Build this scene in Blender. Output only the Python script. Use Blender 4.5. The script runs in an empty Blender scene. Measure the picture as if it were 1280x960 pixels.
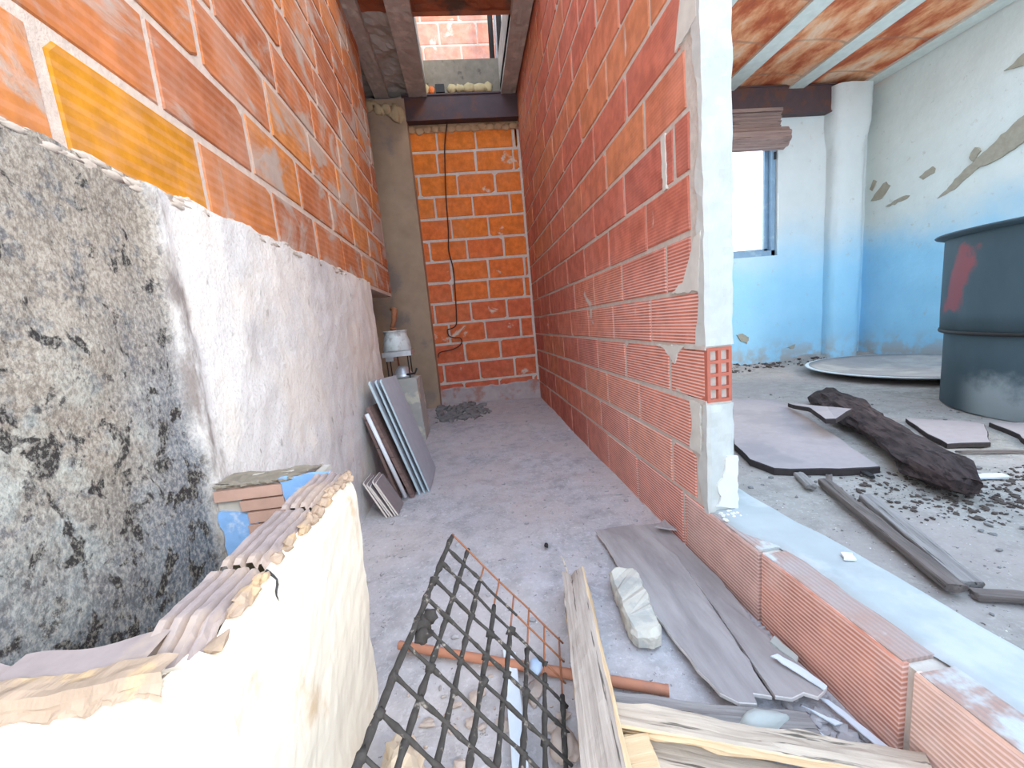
import bpy, bmesh, math, random
from mathutils import Vector, Matrix, noise

rnd = random.Random(11)
SC = bpy.context.scene
COL = SC.collection
V = Vector

# ------------------------------------------------------------------ helpers
def nz(p, s=1.0, o=0.0):
    return noise.noise(V((p[0] * s + o, p[1] * s + o * 1.7, p[2] * s - o)))

def fbm(p, s=1.0, o=0.0, n=3):
    a, t, f = 1.0, 0.0, s
    for _ in range(n):
        t += a * nz(p, f, o)
        a *= .5
        f *= 2.1
    return t

class MB:
    """Collects geometry for ONE mesh object."""
    def __init__(s):
        s.v, s.f, s.m, s.t = [], [], [], []
    def vert(s, p):
        s.v.append(tuple(p)); return len(s.v) - 1
    def face(s, idx, m=0, t=.5):
        s.f.append(tuple(idx)); s.m.append(m); s.t.append(t)
    def poly(s, pts, m=0, t=.5):
        s.face([s.vert(p) for p in pts], m, t)
    def box(s, lo, hi, m=0, t=.5):
        x0, y0, z0 = lo; x1, y1, z1 = hi
        s.hexa([(x0, y0, z0), (x1, y0, z0), (x1, y1, z0), (x0, y1, z0)],
               [(x0, y0, z1), (x1, y0, z1), (x1, y1, z1), (x0, y1, z1)], m, t)
    def hexa(s, a, b, m=0, t=.5, caps=(True, True)):
        """two matching loops a (bottom) and b (top) joined by sides"""
        ia = [s.vert(p) for p in a]; ib = [s.vert(p) for p in b]
        n = len(ia)
        if caps[0]: s.face(ia[::-1], m, t)
        if caps[1]: s.face(ib, m, t)
        for i in range(n):
            j = (i + 1) % n
            s.face((ia[i], ia[j], ib[j], ib[i]), m, t)
    def grid(s, fn, nu, nv, m=0, t=.5, flip=False):
        ids = [[s.vert(fn(u / nu, v / nv)) for v in range(nv + 1)] for u in range(nu + 1)]
        for u in range(nu):
            for v in range(nv):
                q = (ids[u][v], ids[u + 1][v], ids[u + 1][v + 1], ids[u][v + 1])
                s.face(q[::-1] if flip else q, m, t)
        return ids
    def tube(s, path, r, n=8, m=0, t=.5, caps=True, jit=0.0, seed=0):
        path = [V(p) for p in path]
        rr = r if isinstance(r, (list, tuple)) else [r] * len(path)
        rings = []
        up = None
        for i, p in enumerate(path):
            d = (path[min(i + 1, len(path) - 1)] - path[max(i - 1, 0)])
            if d.length < 1e-9: d = V((0, 0, 1))
            d.normalize()
            if up is None:
                up = V((0, 0, 1)) if abs(d.z) < .9 else V((1, 0, 0))
            sd = d.cross(up); sd.normalize()
            up = sd.cross(d); up.normalize()
            ring = []
            for k in range(n):
                a = 2 * math.pi * k / n
                q = p + (sd * math.cos(a) + up * math.sin(a)) * rr[i]
                if jit:
                    q += (q - p) * jit * nz(q, 40, seed)
                ring.append(s.vert(q))
            rings.append(ring)
        for a, b in zip(rings, rings[1:]):
            for k in range(n):
                j = (k + 1) % n
                s.face((a[k], a[j], b[j], b[k]), m, t)
        if caps:
            s.face(rings[0][::-1], m, t); s.face(rings[-1], m, t)
    def lathe(s, prof, n=48, c=(0, 0, 0), m=0, t=.5, close=False):
        rings = []
        for r, z in prof:
            rings.append([s.vert((c[0] + r * math.cos(2 * math.pi * k / n), c[1] + r * math.sin(2 * math.pi * k / n), c[2] + z)) for k in range(n)])
        for a, b in zip(rings, rings[1:]):
            for k in range(n):
                j = (k + 1) % n
                s.face((a[k], a[j], b[j], b[k]), m, t)
        if close:
            s.face(rings[0][::-1], m, t); s.face(rings[-1], m, t)
    def slab(s, poly, z0, z1, m=0, t=.5, bev=.003, zfn=None):
        """a flat piece with a chamfered upper rim; poly in x, y"""
        zf = zfn or (lambda x, y: 0.0)
        c = V((sum(p[0] for p in poly) / len(poly), sum(p[1] for p in poly) / len(poly)))
        def ins(p, d):
            q = V(p[:2]); e = c - q
            return q + e.normalized() * min(d, e.length)
        a = [(p[0], p[1], z0 + zf(*p[:2])) for p in poly]
        b = [(p[0], p[1], z1 - bev + zf(*p[:2])) for p in poly]
        d = [ins(p, bev) for p in poly]
        d = [(q.x, q.y, z1 + zf(q.x, q.y)) for q in d]
        s.hexa(a, b, m, t, (True, False)); s.hexa(b, d, m, t, (False, True))
    def lump(s, c, r, seed, m=0, t=.5, amp=.3, sub=2, freq=1.5):
        bm = bmesh.new(); bmesh.ops.create_icosphere(bm, subdivisions=sub, radius=1)
        base = len(s.v)
        for v in bm.verts:
            k = 1 + amp * fbm(v.co, freq, seed, 2)
            s.vert((c[0] + v.co.x * r[0] * k, c[1] + v.co.y * r[1] * k, c[2] + v.co.z * r[2] * k))
        for f in bm.faces:
            s.face([base + v.index for v in f.verts], m, t)
        bm.free()
    def build(s, name, mats, parent=None, smooth=False, weld=False, normals=True):
        me = bpy.data.meshes.new(name)
        me.from_pydata(s.v, [], s.f)
        if not isinstance(mats, (list, tuple)): mats = [mats]
        for mt in mats: me.materials.append(mt)
        me.polygons.foreach_set('material_index', s.m)
        at = me.attributes.new('tone', 'FLOAT', 'FACE'); at.data.foreach_set('value', s.t)
        if smooth: me.polygons.foreach_set('use_smooth', [True] * len(me.polygons))
        if weld or normals:
            bm = bmesh.new(); bm.from_mesh(me)
            if weld: bmesh.ops.remove_doubles(bm, verts=bm.verts, dist=1e-5)
            if normals: bmesh.ops.recalc_face_normals(bm, faces=bm.faces)
            bm.to_mesh(me); bm.free()
        me.update()
        o = bpy.data.objects.new(name, me); COL.objects.link(o)
        if parent: o.parent = parent
        return o

def jag(poly, step=.03, amp=.008, seed=0, closed=True):
    """subdivide the edges of a 2D outline and roughen them"""
    out = []
    n = len(poly)
    for i in range(n if closed else n - 1):
        a, b = V(poly[i][:2]), V(poly[(i + 1) % n][:2])
        k = max(1, int((b - a).length / step))
        nn = V((-(b - a).y, (b - a).x)).normalized()
        for j in range(k):
            p = a.lerp(b, j / k)
            if j: p = p + nn * amp * (nz((p.x, p.y, seed), 1.3 / step * .35, seed) + .6 * nz((p.x, p.y, seed), 1.1 / step, seed))
            out.append((p.x, p.y))
    return out

def thing(o, label, cat, group=None):
    o['label'] = label; o['category'] = cat
    if group: o['group'] = group
    return o
def empty(name, loc, label, cat, group=None):
    o = bpy.data.objects.new(name, None); COL.objects.link(o)
    o.location = loc; o.empty_display_size = .05
    return thing(o, label, cat, group)
def struct(o):
    o['kind'] = 'structure'; return o
def under(child, root):
    """parent while keeping world coordinates used to build the child"""
    child.parent = root
    child.matrix_parent_inverse = Matrix.Translation(root.location).inverted()
    return child

# ------------------------------------------------------------------ materials
class NT:
    def __init__(s, name, rough=.85, spec=.25, metal=0.0):
        s.mat = bpy.data.materials.new(name); s.mat.use_nodes = True
        s.n = s.mat.node_tree.nodes; s.l = s.mat.node_tree.links
        s.n.clear()
        s.out = s.n.new('ShaderNodeOutputMaterial'); s.b = s.n.new('ShaderNodeBsdfPrincipled')
        s.l.new(s.b.outputs[0], s.out.inputs[0])
        s.b.inputs['Roughness'].default_value = rough
        s.b.inputs['Specular IOR Level'].default_value = spec
        s.b.inputs['Metallic'].default_value = metal
        tc = s.n.new('ShaderNodeTexCoord'); s.obj = tc.outputs['Object']
        s.bumpn = None
    def put(s, sock, v):
        if isinstance(v, bpy.types.NodeSocket): s.l.new(v, sock)
        elif isinstance(v, (tuple, list)) and len(v) == 3 and sock.type == 'RGBA': sock.default_value = (*v, 1)
        else: sock.default_value = v
    def map(s, scale=(1, 1, 1), loc=(0, 0, 0), rot=(0, 0, 0), vec=None):
        m = s.n.new('ShaderNodeMapping'); s.put(m.inputs[0], vec or s.obj)
        m.inputs['Scale'].default_value = scale; m.inputs['Location'].default_value = loc; m.inputs['Rotation'].default_value = rot
        return m.outputs[0]
    def noise(s, scale, detail=4, rough=.55, vec=None, dist=0.0):
        t = s.n.new('ShaderNodeTexNoise'); s.put(t.inputs['Vector'], vec or s.obj)
        t.inputs['Scale'].default_value = scale; t.inputs['Detail'].default_value = detail
        t.inputs['Roughness'].default_value = rough; t.inputs['Distortion'].default_value = dist
        return t.outputs['Fac']
    def voro(s, scale, vec=None, feat='F1'):
        t = s.n.new('ShaderNodeTexVoronoi'); t.feature = feat; s.put(t.inputs['Vector'], vec or s.obj); t.inputs['Scale'].default_value = scale
        return t.outputs['Distance']
    def wave(s, scale, axis='Z', dist=0.0, vec=None, dscale=1.0):
        t = s.n.new('ShaderNodeTexWave'); t.bands_direction = axis; s.put(t.inputs['Vector'], vec or s.obj)
        t.inputs['Scale'].default_value = scale; t.inputs['Distortion'].default_value = dist; t.inputs['Detail Scale'].default_value = dscale
        return t.outputs['Fac']
    def ramp(s, fac, stops, interp='LINEAR'):
        r = s.n.new('ShaderNodeValToRGB'); s.put(r.inputs[0], fac); cr = r.color_ramp; cr.interpolation = interp
        while len(cr.elements) < len(stops): cr.elements.new(.5)
        for e, (p, c) in zip(cr.elements, stops):
            e.position = p; e.color = (*c, 1) if isinstance(c, (tuple, list)) else (c, c, c, 1)
        return r.outputs[0]
    def step(s, fac, a, b):
        m = s.n.new('ShaderNodeMapRange'); m.interpolation_type = 'SMOOTHSTEP'; s.put(m.inputs[0], fac)
        m.inputs[1].default_value = a; m.inputs[2].default_value = b
        return m.outputs[0]
    def math(s, op, a, b=0.0):
        m = s.n.new('ShaderNodeMath'); m.operation = op; s.put(m.inputs[0], a); s.put(m.inputs[1], b); return m.outputs[0]
    def mix(s, fac, a, b, mode='MIX'):
        m = s.n.new('ShaderNodeMix'); m.data_type = 'RGBA'; m.blend_type = mode; m.clamp_factor = True
        s.put(m.inputs[0], fac); s.put(m.inputs[6], a); s.put(m.inputs[7], b); return m.outputs[2]
    def axis(s, i):
        x = s.n.new('ShaderNodeSeparateXYZ'); s.put(x.inputs[0], s.obj); return x.outputs[i]
    def attr(s, name='tone'):
        a = s.n.new('ShaderNodeAttribute'); a.attribute_name = name; return a.outputs['Fac']
    def bump(s, h, strength=.4, dist=.01):
        b = s.n.new('ShaderNodeBump'); s.put(b.inputs['Height'], h)
        b.inputs['Strength'].default_value = strength; b.inputs['Distance'].default_value = dist
        if s.bumpn: s.l.new(s.bumpn, b.inputs['Normal'])
        s.bumpn = b.outputs[0]; s.l.new(s.bumpn, s.b.inputs['Normal'])
    def color(s, c):
        s.put(s.b.inputs['Base Color'], c); return s.mat

def m_simple(name, c, var=.25, scale=25, rough=.8, spec=.25, metal=0.0, bump=.25, c2=None, thr=(.5, .65), c2scale=6):
    t = NT(name, rough, spec, metal)
    n = t.noise(scale, 5)
    col = t.mix(n, tuple(x * (1 - var) for x in c), tuple(min(1, x * (1 + var)) for x in c))
    if c2: col = t.mix(t.step(t.noise(c2scale, 5, .6), *thr), col, c2)
    if bump: t.bump(n, bump, .004)
    return t.color(col)

MORTAR = (.62, .55, .48)
def m_brick(name, stops, mortar=MORTAR, smear=(.56, .66), sscale=5.0, dust=(.55, .45, .42), dustamt=.25, ribs=98.0, ribamt=.35, stretch=(1, 1, 1), near=None):
    t = NT(name, .88, .2)
    base = t.ramp(t.attr(), stops)
    n1 = t.noise(14, 5, .6)
    base = t.mix(t.step(n1, .3, .75), t.mix(.35, base, (.10, .03, .02), 'MULTIPLY'), base)
    base = t.mix(t.math('MULTIPLY', t.step(t.noise(3.2, 5, .65), .45, .75), dustamt * 2), base, dust)
    rib = t.wave(ribs / 2, 'Z', 0.25, dscale=2)
    ribm = t.math('MULTIPLY', t.step(rib, .45, .8), ribamt)
    if near is not None:                      # only some bricks of the wall are the finely combed kind
        ribm = t.math('MULTIPLY', ribm, near(t))
    base = t.mix(ribm, base, (.88, .62, .55))
    sm = t.step(t.noise(sscale, 6, .62, t.map(stretch), .6), *smear)
    sm = t.math('MULTIPLY', sm, t.step(t.attr(), .97, .90)) if name == 'brick_left' else sm
    col = t.mix(sm, base, t.mix(t.noise(30, 4), tuple(x * .8 for x in mortar), tuple(min(1, x * 1.15) for x in mortar)))
    t.bump(t.math('MULTIPLY', rib, .5), .35 if name != 'brick_left' else .08, .003)
    t.bump(n1, .35, .008)
    t.bump(sm, .3, .004)
    return t.color(col)

def m_mortar(name, c=MORTAR):
    t = NT(name, .95, .15)
    n = t.noise(35, 5, .65)
    col = t.mix(n, tuple(x * .7 for x in c), tuple(min(1, x * 1.2) for x in c))
    t.bump(n, .5, .01)
    return t.color(col)

M = {}
M['mortar'] = m_mortar('mortar')
M['mortar_warm'] = m_mortar('mortar_warm', (.60, .48, .40))
M['brick_left'] = m_brick('brick_left', [(0, (.34, .11, .055)), (.45, (.55, .18, .06)), (.75, (.66, .25, .065)), (1, (.62, .25, .018))],
                          mortar=(.44, .34, .28), smear=(.485, .60), sscale=3.4, dust=(.50, .26, .17), dustamt=.4, ribs=22, ribamt=.06, stretch=(1, .8, 1.2))
M['brick_center'] = m_brick('brick_center', [(0, (.60, .18, .125)), (.5, (.70, .225, .14)), (1, (.75, .29, .14))],
                            smear=(.67, .73), sscale=4.5, dust=(.70, .34, .27), dustamt=.12, ribs=54, ribamt=.75,
                            near=lambda t: t.math('MULTIPLY', t.step(t.axis(2), 1.25, .95), t.step(t.axis(1), 3.2, 1.6)))
M['brick_back'] = m_brick('brick_back', [(0, (.70, .165, .085)), (.5, (.85, .21, .055)), (1, (.86, .245, .04))], mortar=(.66, .54, .42),
                          smear=(.62, .70), sscale=4.0, dustamt=.12, dust=(.6, .28, .14), ribamt=0)
M['brick_upper'] = m_brick('brick_upper', [(0, (.78, .30, .19)), (1, (.84, .46, .36))], mortar=(.80, .56, .48), smear=(.6, .7), sscale=5, ribamt=.1)
M['brick_kerb'] = m_brick('brick_kerb', [(0, (.60, .38, .32)), (.5, (.68, .27, .17)), (1, (.76, .46, .33))], smear=(.70, .78), sscale=5,
                          dust=(.62, .48, .42), dustamt=.5, ribs=56, ribamt=.7)

def m_left_plaster():
    t = NT('stained_plaster', .95, .12)
    y, z = t.axis(1), t.axis(2)
    n = t.noise(9, 6, .65)
    clean = t.mix(t.noise(5, 5, .6, t.map((1, 1, .45))), (.58, .55, .525), (.80, .765, .73))
    clean = t.mix(t.math('MULTIPLY', t.step(z, .75, .1), .7), clean, (.56, .55, .58))
    clean = t.mix(t.math('MULTIPLY', t.step(t.noise(2.2, 5, .65, t.map((1, 1, .6), (3, 3, 3))), .50, .66), .55), clean, (.46, .43, .42))
    clean = t.mix(t.step(t.noise(16, 5, .7, t.map((1, 1, .5))), .62, .72), clean, (.36, .33, .31))
    dirty = t.mix(n, (.15, .125, .10), (.43, .36, .29))
    dirty = t.mix(t.step(t.noise(26, 4, .7), .52, .66), dirty, (.16, .15, .145))
    low = t.step(z, 1.02, .72)
    dirty = t.mix(t.math('MULTIPLY', t.math('MULTIPLY', low, t.step(n, .42, .62)), .7), dirty, (.46, .48, .43))
    # grey clouds and painted blue-grey basin light towards the inner corner, black mould specks and blotches all over
    corner_grey = t.math('MULTIPLY', t.step(t.math('ADD', y, t.math('MULTIPLY', t.noise(4, 5), .35)), .86, 1.06), t.step(z, 1.15, .75))
    dirty = t.mix(t.math('MULTIPLY', corner_grey, .85), dirty, t.mix(n, (.11, .115, .13), (.26, .27, .29)))
    basin_light = t.step(t.math('ADD', z, t.math('MULTIPLY', t.noise(5, 5), .35)), .98, .62)
    dirty = t.mix(t.math('MULTIPLY', basin_light, .9), dirty, t.mix(n, (.06, .07, .085), (.19, .22, .26)))  # blue-grey light low in the basin, put into the wall colour
    mould = t.noise(17, 5, .6, t.map((1, 1, .8), (7, 2, 1)), .5)
    thr = t.math('SUBTRACT', mould, t.math('MULTIPLY', t.step(z, 1.2, .45), .045))
    dirty = t.mix(t.math('MULTIPLY', t.step(thr, .415, .37), .95), dirty, (.022, .019, .019))
    fine = t.math('SUBTRACT', t.noise(38, 5, .7, t.map((1, 1, .8), (2, 9, 4))), t.math('MULTIPLY', t.step(z, 1.15, .4), .05))
    dirty = t.mix(t.math('MULTIPLY', t.step(fine, .40, .33), .85), dirty, (.05, .045, .045))
    grain = t.noise(150, 4, .75, t.map((1, 1, .7)))
    dirty = t.mix(t.math('MULTIPLY', t.step(grain, .45, .62), .34), dirty, (.60, .55, .47))
    dirty = t.mix(t.math('MULTIPLY', t.step(grain, .50, .34), .42), dirty, (.07, .06, .055))
    clean = t.mix(t.math('MULTIPLY', t.step(grain, .50, .33), .40), clean, (.34, .30, .28))
    clean = t.mix(t.math('MULTIPLY', t.step(t.noise(3.2, 4, .6, t.map((1, 1, .7), (8, 1, 1))), .46, .62), .30), clean, (.86, .74, .60))
    edge = t.math('ADD', y, t.math('MULTIPLY', t.noise(6, 4), .10))
    seam = t.math('MULTIPLY', t.step(edge, .955, .985), t.step(edge, 1.055, 1.03))
    clean = t.mix(t.math('MULTIPLY', seam, t.step(t.noise(12, 5, .65, t.map((1, 1, .35))), .38, .60)), clean, (.26, .22, .20))
    col = t.mix(t.step(edge, .955, 1.0), dirty, clean)
    t.bump(n, .6, .012); t.bump(t.noise(45, 4), .5, .006); t.bump(grain, .5, .003)
    return t.color(col)
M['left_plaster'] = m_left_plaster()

def m_room_plaster(name, blue_low=1.0, hi=1.9, lo=1.2, base=((.58, .62, .58), (.74, .79, .76))):
    t = NT(name, .9, .15)
    z = t.axis(2)
    n = t.noise(3.5, 6, .6)
    a = t.mix(n, *base)
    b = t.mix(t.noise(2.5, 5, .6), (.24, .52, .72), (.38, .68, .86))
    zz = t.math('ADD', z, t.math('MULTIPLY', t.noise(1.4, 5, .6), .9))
    col = t.mix(t.math('MULTIPLY', t.step(zz, hi + .45, lo + .45), blue_low), a, b)  # bluer towards the bottom, with a noisy upper border
    col = t.mix(t.math('MULTIPLY', t.step(z, .5, .1), t.step(t.noise(7, 5), .38, .6)), col, (.40, .38, .36))
    col = t.mix(t.math('MULTIPLY', t.step(t.noise(13, 6, .7), .60, .70), .45), col, (.42, .40, .34))
    t.bump(n, .35, .03); t.bump(t.noise(40, 4), .25, .004)
    return t.color(col)
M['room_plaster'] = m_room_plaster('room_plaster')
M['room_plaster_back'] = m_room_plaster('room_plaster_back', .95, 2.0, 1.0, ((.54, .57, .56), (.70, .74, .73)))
M['column_back'] = m_simple('column_cement', (.40, .29, .20), .3, 6, .95, .1, bump=.4, c2=(.28, .22, .18), c2scale=3)
M['cement'] = m_simple('cement', (.42, .39, .35), .3, 12, .95, .12, bump=.5, c2=(.55, .52, .46), c2scale=8)
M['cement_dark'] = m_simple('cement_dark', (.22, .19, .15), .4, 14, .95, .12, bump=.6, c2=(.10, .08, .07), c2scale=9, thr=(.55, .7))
M['joist_room'] = m_simple('joist_concrete', (.66, .69, .64), .2, 15, .95, .12, bump=.3)
M['steel'] = m_simple('dark_steel', (.075, .045, .05), .3, 10, .6, .4, bump=.1, c2=(.12, .05, .035))
M['pier_plaster'] = m_simple('pier_plaster', (.57, .57, .53), .16, 18, .92, .15, bump=.5, c2=(.50, .50, .46), c2scale=7, thr=(.5, .7))
M['lime'] = m_simple('white_lime', (.74, .74, .73), .08, 22, .9, .15, bump=.5)
M['bare'] = m_simple('bare_render', (.36, .33, .26), .25, 30, .95, .1, bump=.5)

def m_floor(name, a, b, spots, pink=None):
    t = NT(name, .95, .12)
    n = t.noise(2.2, 6, .6); m = t.noise(11, 6, .65)
    col = t.mix(n, a, b)
    col = t.mix(t.math('MULTIPLY', t.step(m, .40, .68), .6), col, tuple(x * .62 for x in a))
    col = t.mix(t.math('MULTIPLY', t.step(t.noise(60, 4, .7), .52, .64), .35), col, tuple(min(1, x * 1.25) for x in b))
    if pink:
        col = t.mix(t.math('MULTIPLY', t.step(t.noise(1.6, 4), .35, .62), .6), col, pink)
    col = t.mix(t.step(t.noise(55, 4, .7), .63, .70), col, spots)
    col = t.mix(t.step(t.noise(80, 3, .6), .69, .73), col, (.72, .70, .68))
    t.bump(m, .5, .012); t.bump(t.noise(120, 4), .5, .004)
    return t.color(col)
M['floor'] = m_floor('dusty_floor', (.37, .355, .365), (.57, .545, .56), (.16, .14, .14), (.55, .48, .45))
M['floor_room'] = m_floor('dirty_room_floor', (.30, .28, .25), (.44, .41, .38), (.10, .08, .07), (.38, .32, .30))
M['kerb_top'] = m_simple('kerb_cement', (.40, .43, .43), .18, 9, .95, .12, bump=.5, c2=(.50, .52, .52), c2scale=4)

def m_vault():
    t = NT('ceiling_brick', .9, .15)
    n = t.noise(2.2, 6, .65, t.map((1.6, .8, 1)))
    c = t.ramp(n, [(.25, (.28, .06, .045)), (.42, (.55, .14, .06)), (.53, (.80, .36, .18)), (.63, (.86, .58, .40)), (.8, (.60, .18, .08))])
    # joints between the hollow ceiling bricks, every 25 cm
    w = t.wave(.314 * 4 / 2, 'Y', .05)
    c = t.mix(t.math('MULTIPLY', t.step(w, .988, .999), t.noise(9, 3)), c, (.36, .22, .16))
    t.bump(n, .3, .01)
    return t.color(c)
M['vault'] = m_vault()
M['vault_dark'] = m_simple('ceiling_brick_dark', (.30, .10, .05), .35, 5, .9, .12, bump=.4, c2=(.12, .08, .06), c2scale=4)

def m_wood(name, light, dark, grain=(2.5, 60, 60), crack=(.03, .025, .02), rough=.85, cr=(.60, .68)):
    t = NT(name, rough, .2)
    v = t.map(grain)
    g = t.noise(1.0, 6, .65, v, .3)
    col = t.mix(t.step(g, .3, .7), dark, light)
    col = t.mix(t.step(t.noise(1.0, 4, .6, t.map((grain[0] * 1.6, grain[1] * 1.5, grain[2] * 1.5), (5, 3, 1))), *cr), col, crack)
    col = t.mix(t.math('MULTIPLY', t.noise(7, 4), .5), col, tuple(x * .7 for x in light))
    t.bump(g, .6, .006)
    return t.color(col)
M['wood_grey'] = m_wood('weathered_timber', (.60, .50, .42), (.36, .29, .24))
M['wood_sunlit'] = m_wood('sunlit_timber', (.80, .60, .38), (.62, .42, .24))  # warm sunlight on timber sides and block, put into the colour
M['wood_pale'] = m_wood('pale_plank', (.63, .52, .41), (.40, .31, .24), cr=(.58, .66))
M['wood_dark'] = m_wood('dark_stick', (.22, .18, .16), (.10, .08, .075))
M['wood_stick'] = m_wood('grey_stick', (.36, .33, .31), (.18, .16, .155))
M['char'] = m_wood('rotten_log', (.085, .058, .055), (.028, .022, .022), (6, 30, 30), (.015, .01, .01), .95, (.5, .62))
M['ply'] = m_wood('delaminated_board', (.44, .40, .385), (.25, .22, .215), (14, 2.2, 10), (.16, .13, .125), .9, (.66, .74))
M['ply_edge'] = m_simple('board_layers', (.62, .58, .55), .2, 40, .9)
M['fibre'] = m_simple('fibreboard', (.37, .32, .32), .12, 30, .9, .15, bump=.3, c2=(.31, .275, .28), c2scale=3)
M['fibre_edge'] = m_simple('fibreboard_edge', (.055, .045, .045), .3, 40, .95, .1, bump=.5)
M['basin'] = m_simple('basin_render', (.80, .72, .59), .12, 14, .92, .15, bump=.5, c2=(.62, .46, .30), c2scale=7, thr=(.54, .72))
M['basin_rough'] = m_simple('basin_broken_edge', (.40, .29, .21), .4, 22, .95, .12, bump=.8, c2=(.55, .38, .22), c2scale=12, thr=(.5, .62))
M['basin_clay'] = m_simple('basin_hollow_brick', (.34, .275, .26), .25, 25, .92, .12, bump=.5, c2=(.44, .34, .28), c2scale=8)
M['blue_tile'] = m_simple('blue_paint', (.22, .40, .70), .22, 30, .8, .2, bump=.5, c2=(.50, .60, .74), c2scale=13, thr=(.56, .68))
M['clay_rib'] = m_simple('ribbed_clay', (.47, .30, .24), .3, 18, .9, .15, bump=.4, c2=(.25, .16, .14), c2scale=12, thr=(.6, .7))
M['crust'] = m_simple('mortar_crust', (.055, .048, .043), .5, 60, .95, .15, bump=.8, c2=(.28, .24, .20), c2scale=45, thr=(.58, .7))
M['rust'] = m_simple('rusty_wire', (.30, .12, .06), .35, 60, .8, .25, bump=.3)
M['terracotta'] = m_simple('orange_conduit', (.46, .20, .12), .2, 14, .75, .25, bump=.25, c2=(.34, .17, .12), c2scale=6)
M['concrete'] = m_simple('concrete_chunk', (.58, .54, .46), .2, 28, .95, .12, bump=.8, c2=(.44, .43, .39), c2scale=14)
M['stone'] = m_simple('grey_stone', (.44, .46, .43), .2, 18, .95, .12, bump=.6)
M['pale_plastic'] = m_simple('pale_plastic', (.68, .74, .80), .1, 20, .5, .35, bump=.15)
M['blue_plastic'] = m_simple('blue_plastic', (.45, .56, .72), .15, 20, .5, .35, bump=.15)
M['slate'] = m_simple('grey_slab', (.42, .44, .48), .15, 18, .75, .3, bump=.15)
M['slate_edge'] = m_simple('grey_slab_edge', (.46, .56, .60), .15, 40, .7, .3, bump=.2)
M['brown_board'] = m_wood('brown_board', (.26, .17, .15), (.17, .11, .10))
M['white_tube'] = m_simple('white_tube', (.74, .75, .78), .1, 20, .45, .4, bump=.1)
M['tile_face'] = m_simple('tile_face', (.24, .20, .20), .2, 20, .7, .3, bump=.2)
M['tile_edge'] = m_simple('tile_edge', (.72, .64, .58), .12, 50, .85, .2, bump=.3)
M['block'] = m_simple('block_render', (.48, .47, .43), .2, 14, .95, .12, bump=.5, c2=(.70, .66, .54), c2scale=6, thr=(.52, .62))
M['enamel'] = m_simple('enamel', (.60, .63, .62), .2, 20, .4, .5, bump=.1, c2=(.40, .40, .38), c2scale=15)
M['tin'] = m_simple('dull_tin', (.62, .64, .66), .2, 30, .35, .5, metal=.6, bump=.1)
M['black'] = m_simple('black_metal', (.03, .028, .028), .3, 30, .6, .3, bump=.2)
M['cable'] = m_simple('brown_cable', (.07, .03, .02), .2, 30, .6, .3, bump=0)
M['dish'] = m_simple('dish_inside', (.30, .28, .27), .2, 7, .8, .2, bump=.2, c2=(.40, .37, .34), c2scale=3)
M['dish_rim'] = m_simple('dish_rim', (.70, .74, .75), .12, 20, .5, .35, bump=.1, c2=(.40, .38, .36), c2scale=20, thr=(.62, .7))
M['pebble'] = m_simple('pebble', (.42, .40, .40), .45, 15, .95, .12, bump=.4)
M['litter_dark'] = m_simple('dark_litter', (.10, .08, .07), .5, 20, .95, .1, bump=.4)
M['litter_grey'] = m_simple('grey_litter', (.22, .21, .205), .6, 20, .95, .1, bump=.4)
M['window_frame'] = m_simple('window_frame', (.20, .31, .42), .15, 15, .5, .35, bump=.1, c2=(.30, .42, .50), c2scale=6)
M['blind'] = m_wood('blind_slat', (.36, .25, .21), (.20, .13, .12))

def m_vat():
    t = NT('painted_tank', .62, .35)
    n = t.noise(4, 5, .6, t.map((1, 1, .5)))
    col = t.mix(n, (.04, .070, .090), (.085, .130, .155))
    x, y, z = t.axis(0), t.axis(1), t.axis(2)
    # pale limescale splash low on the front and a smear of old red paint high up
    low = t.step(t.math('ADD', z, t.math('MULTIPLY', t.noise(7, 5, .6), -.35)), .12, -.06)
    side = t.step(y, .34, .12)
    col = t.mix(t.math('MULTIPLY', t.math('MULTIPLY', low, side), .85), col, (.45, .52, .55))
    zc = t.math('ADD', z, t.math('MULTIPLY', t.noise(9, 4), .25))
    yc = t.math('ADD', y, t.math('MULTIPLY', t.math('SUBTRACT', z, .75), .30))
    yc = t.math('ADD', yc, t.math('MULTIPLY', t.noise(12, 5), .10))
    red = t.math('MULTIPLY', t.math('MULTIPLY', t.step(yc, .31, .35), t.step(yc, .50, .45)), t.math('MULTIPLY', t.step(zc, .72, .78), t.step(zc, 1.10, 1.06)))
    red = t.math('MULTIPLY', red, t.step(x, -.2, -.3))
    col = t.mix(t.math('MULTIPLY', red, .75), col, (.34, .075, .085))
    t.bump(n, .15, .01)
    return t.color(col)
M['vat'] = m_vat()

# ------------------------------------------------------------------ camera
cam = bpy.data.cameras.new('camera'); co = bpy.data.objects.new('camera', cam); COL.objects.link(co)
RGT, UP, BCK = (.99010118, -.10625745, -.09170064), (.10623274, .14034003, .98438777), (-.09172927, -.9843851, .15023885)
co.matrix_world = Matrix(((RGT[0], UP[0], BCK[0], 0), (RGT[1], UP[1], BCK[1], 0), (RGT[2], UP[2], BCK[2], .9), (0, 0, 0, 1)))
cam.sensor_fit = 'HORIZONTAL'; cam.sensor_width = 36; cam.lens = 491 / 1280 * 36
cam.clip_start = .01
SC.camera = co

# ------------------------------------------------------------------ setting
XL, XP, XR, YB = -.66, .74, 4.86, 4.5          # left wall, partition, right wall, back wall
ROOMZ, KZ, CZ, RCZ = .12, .21, 3.28, 3.20

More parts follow.
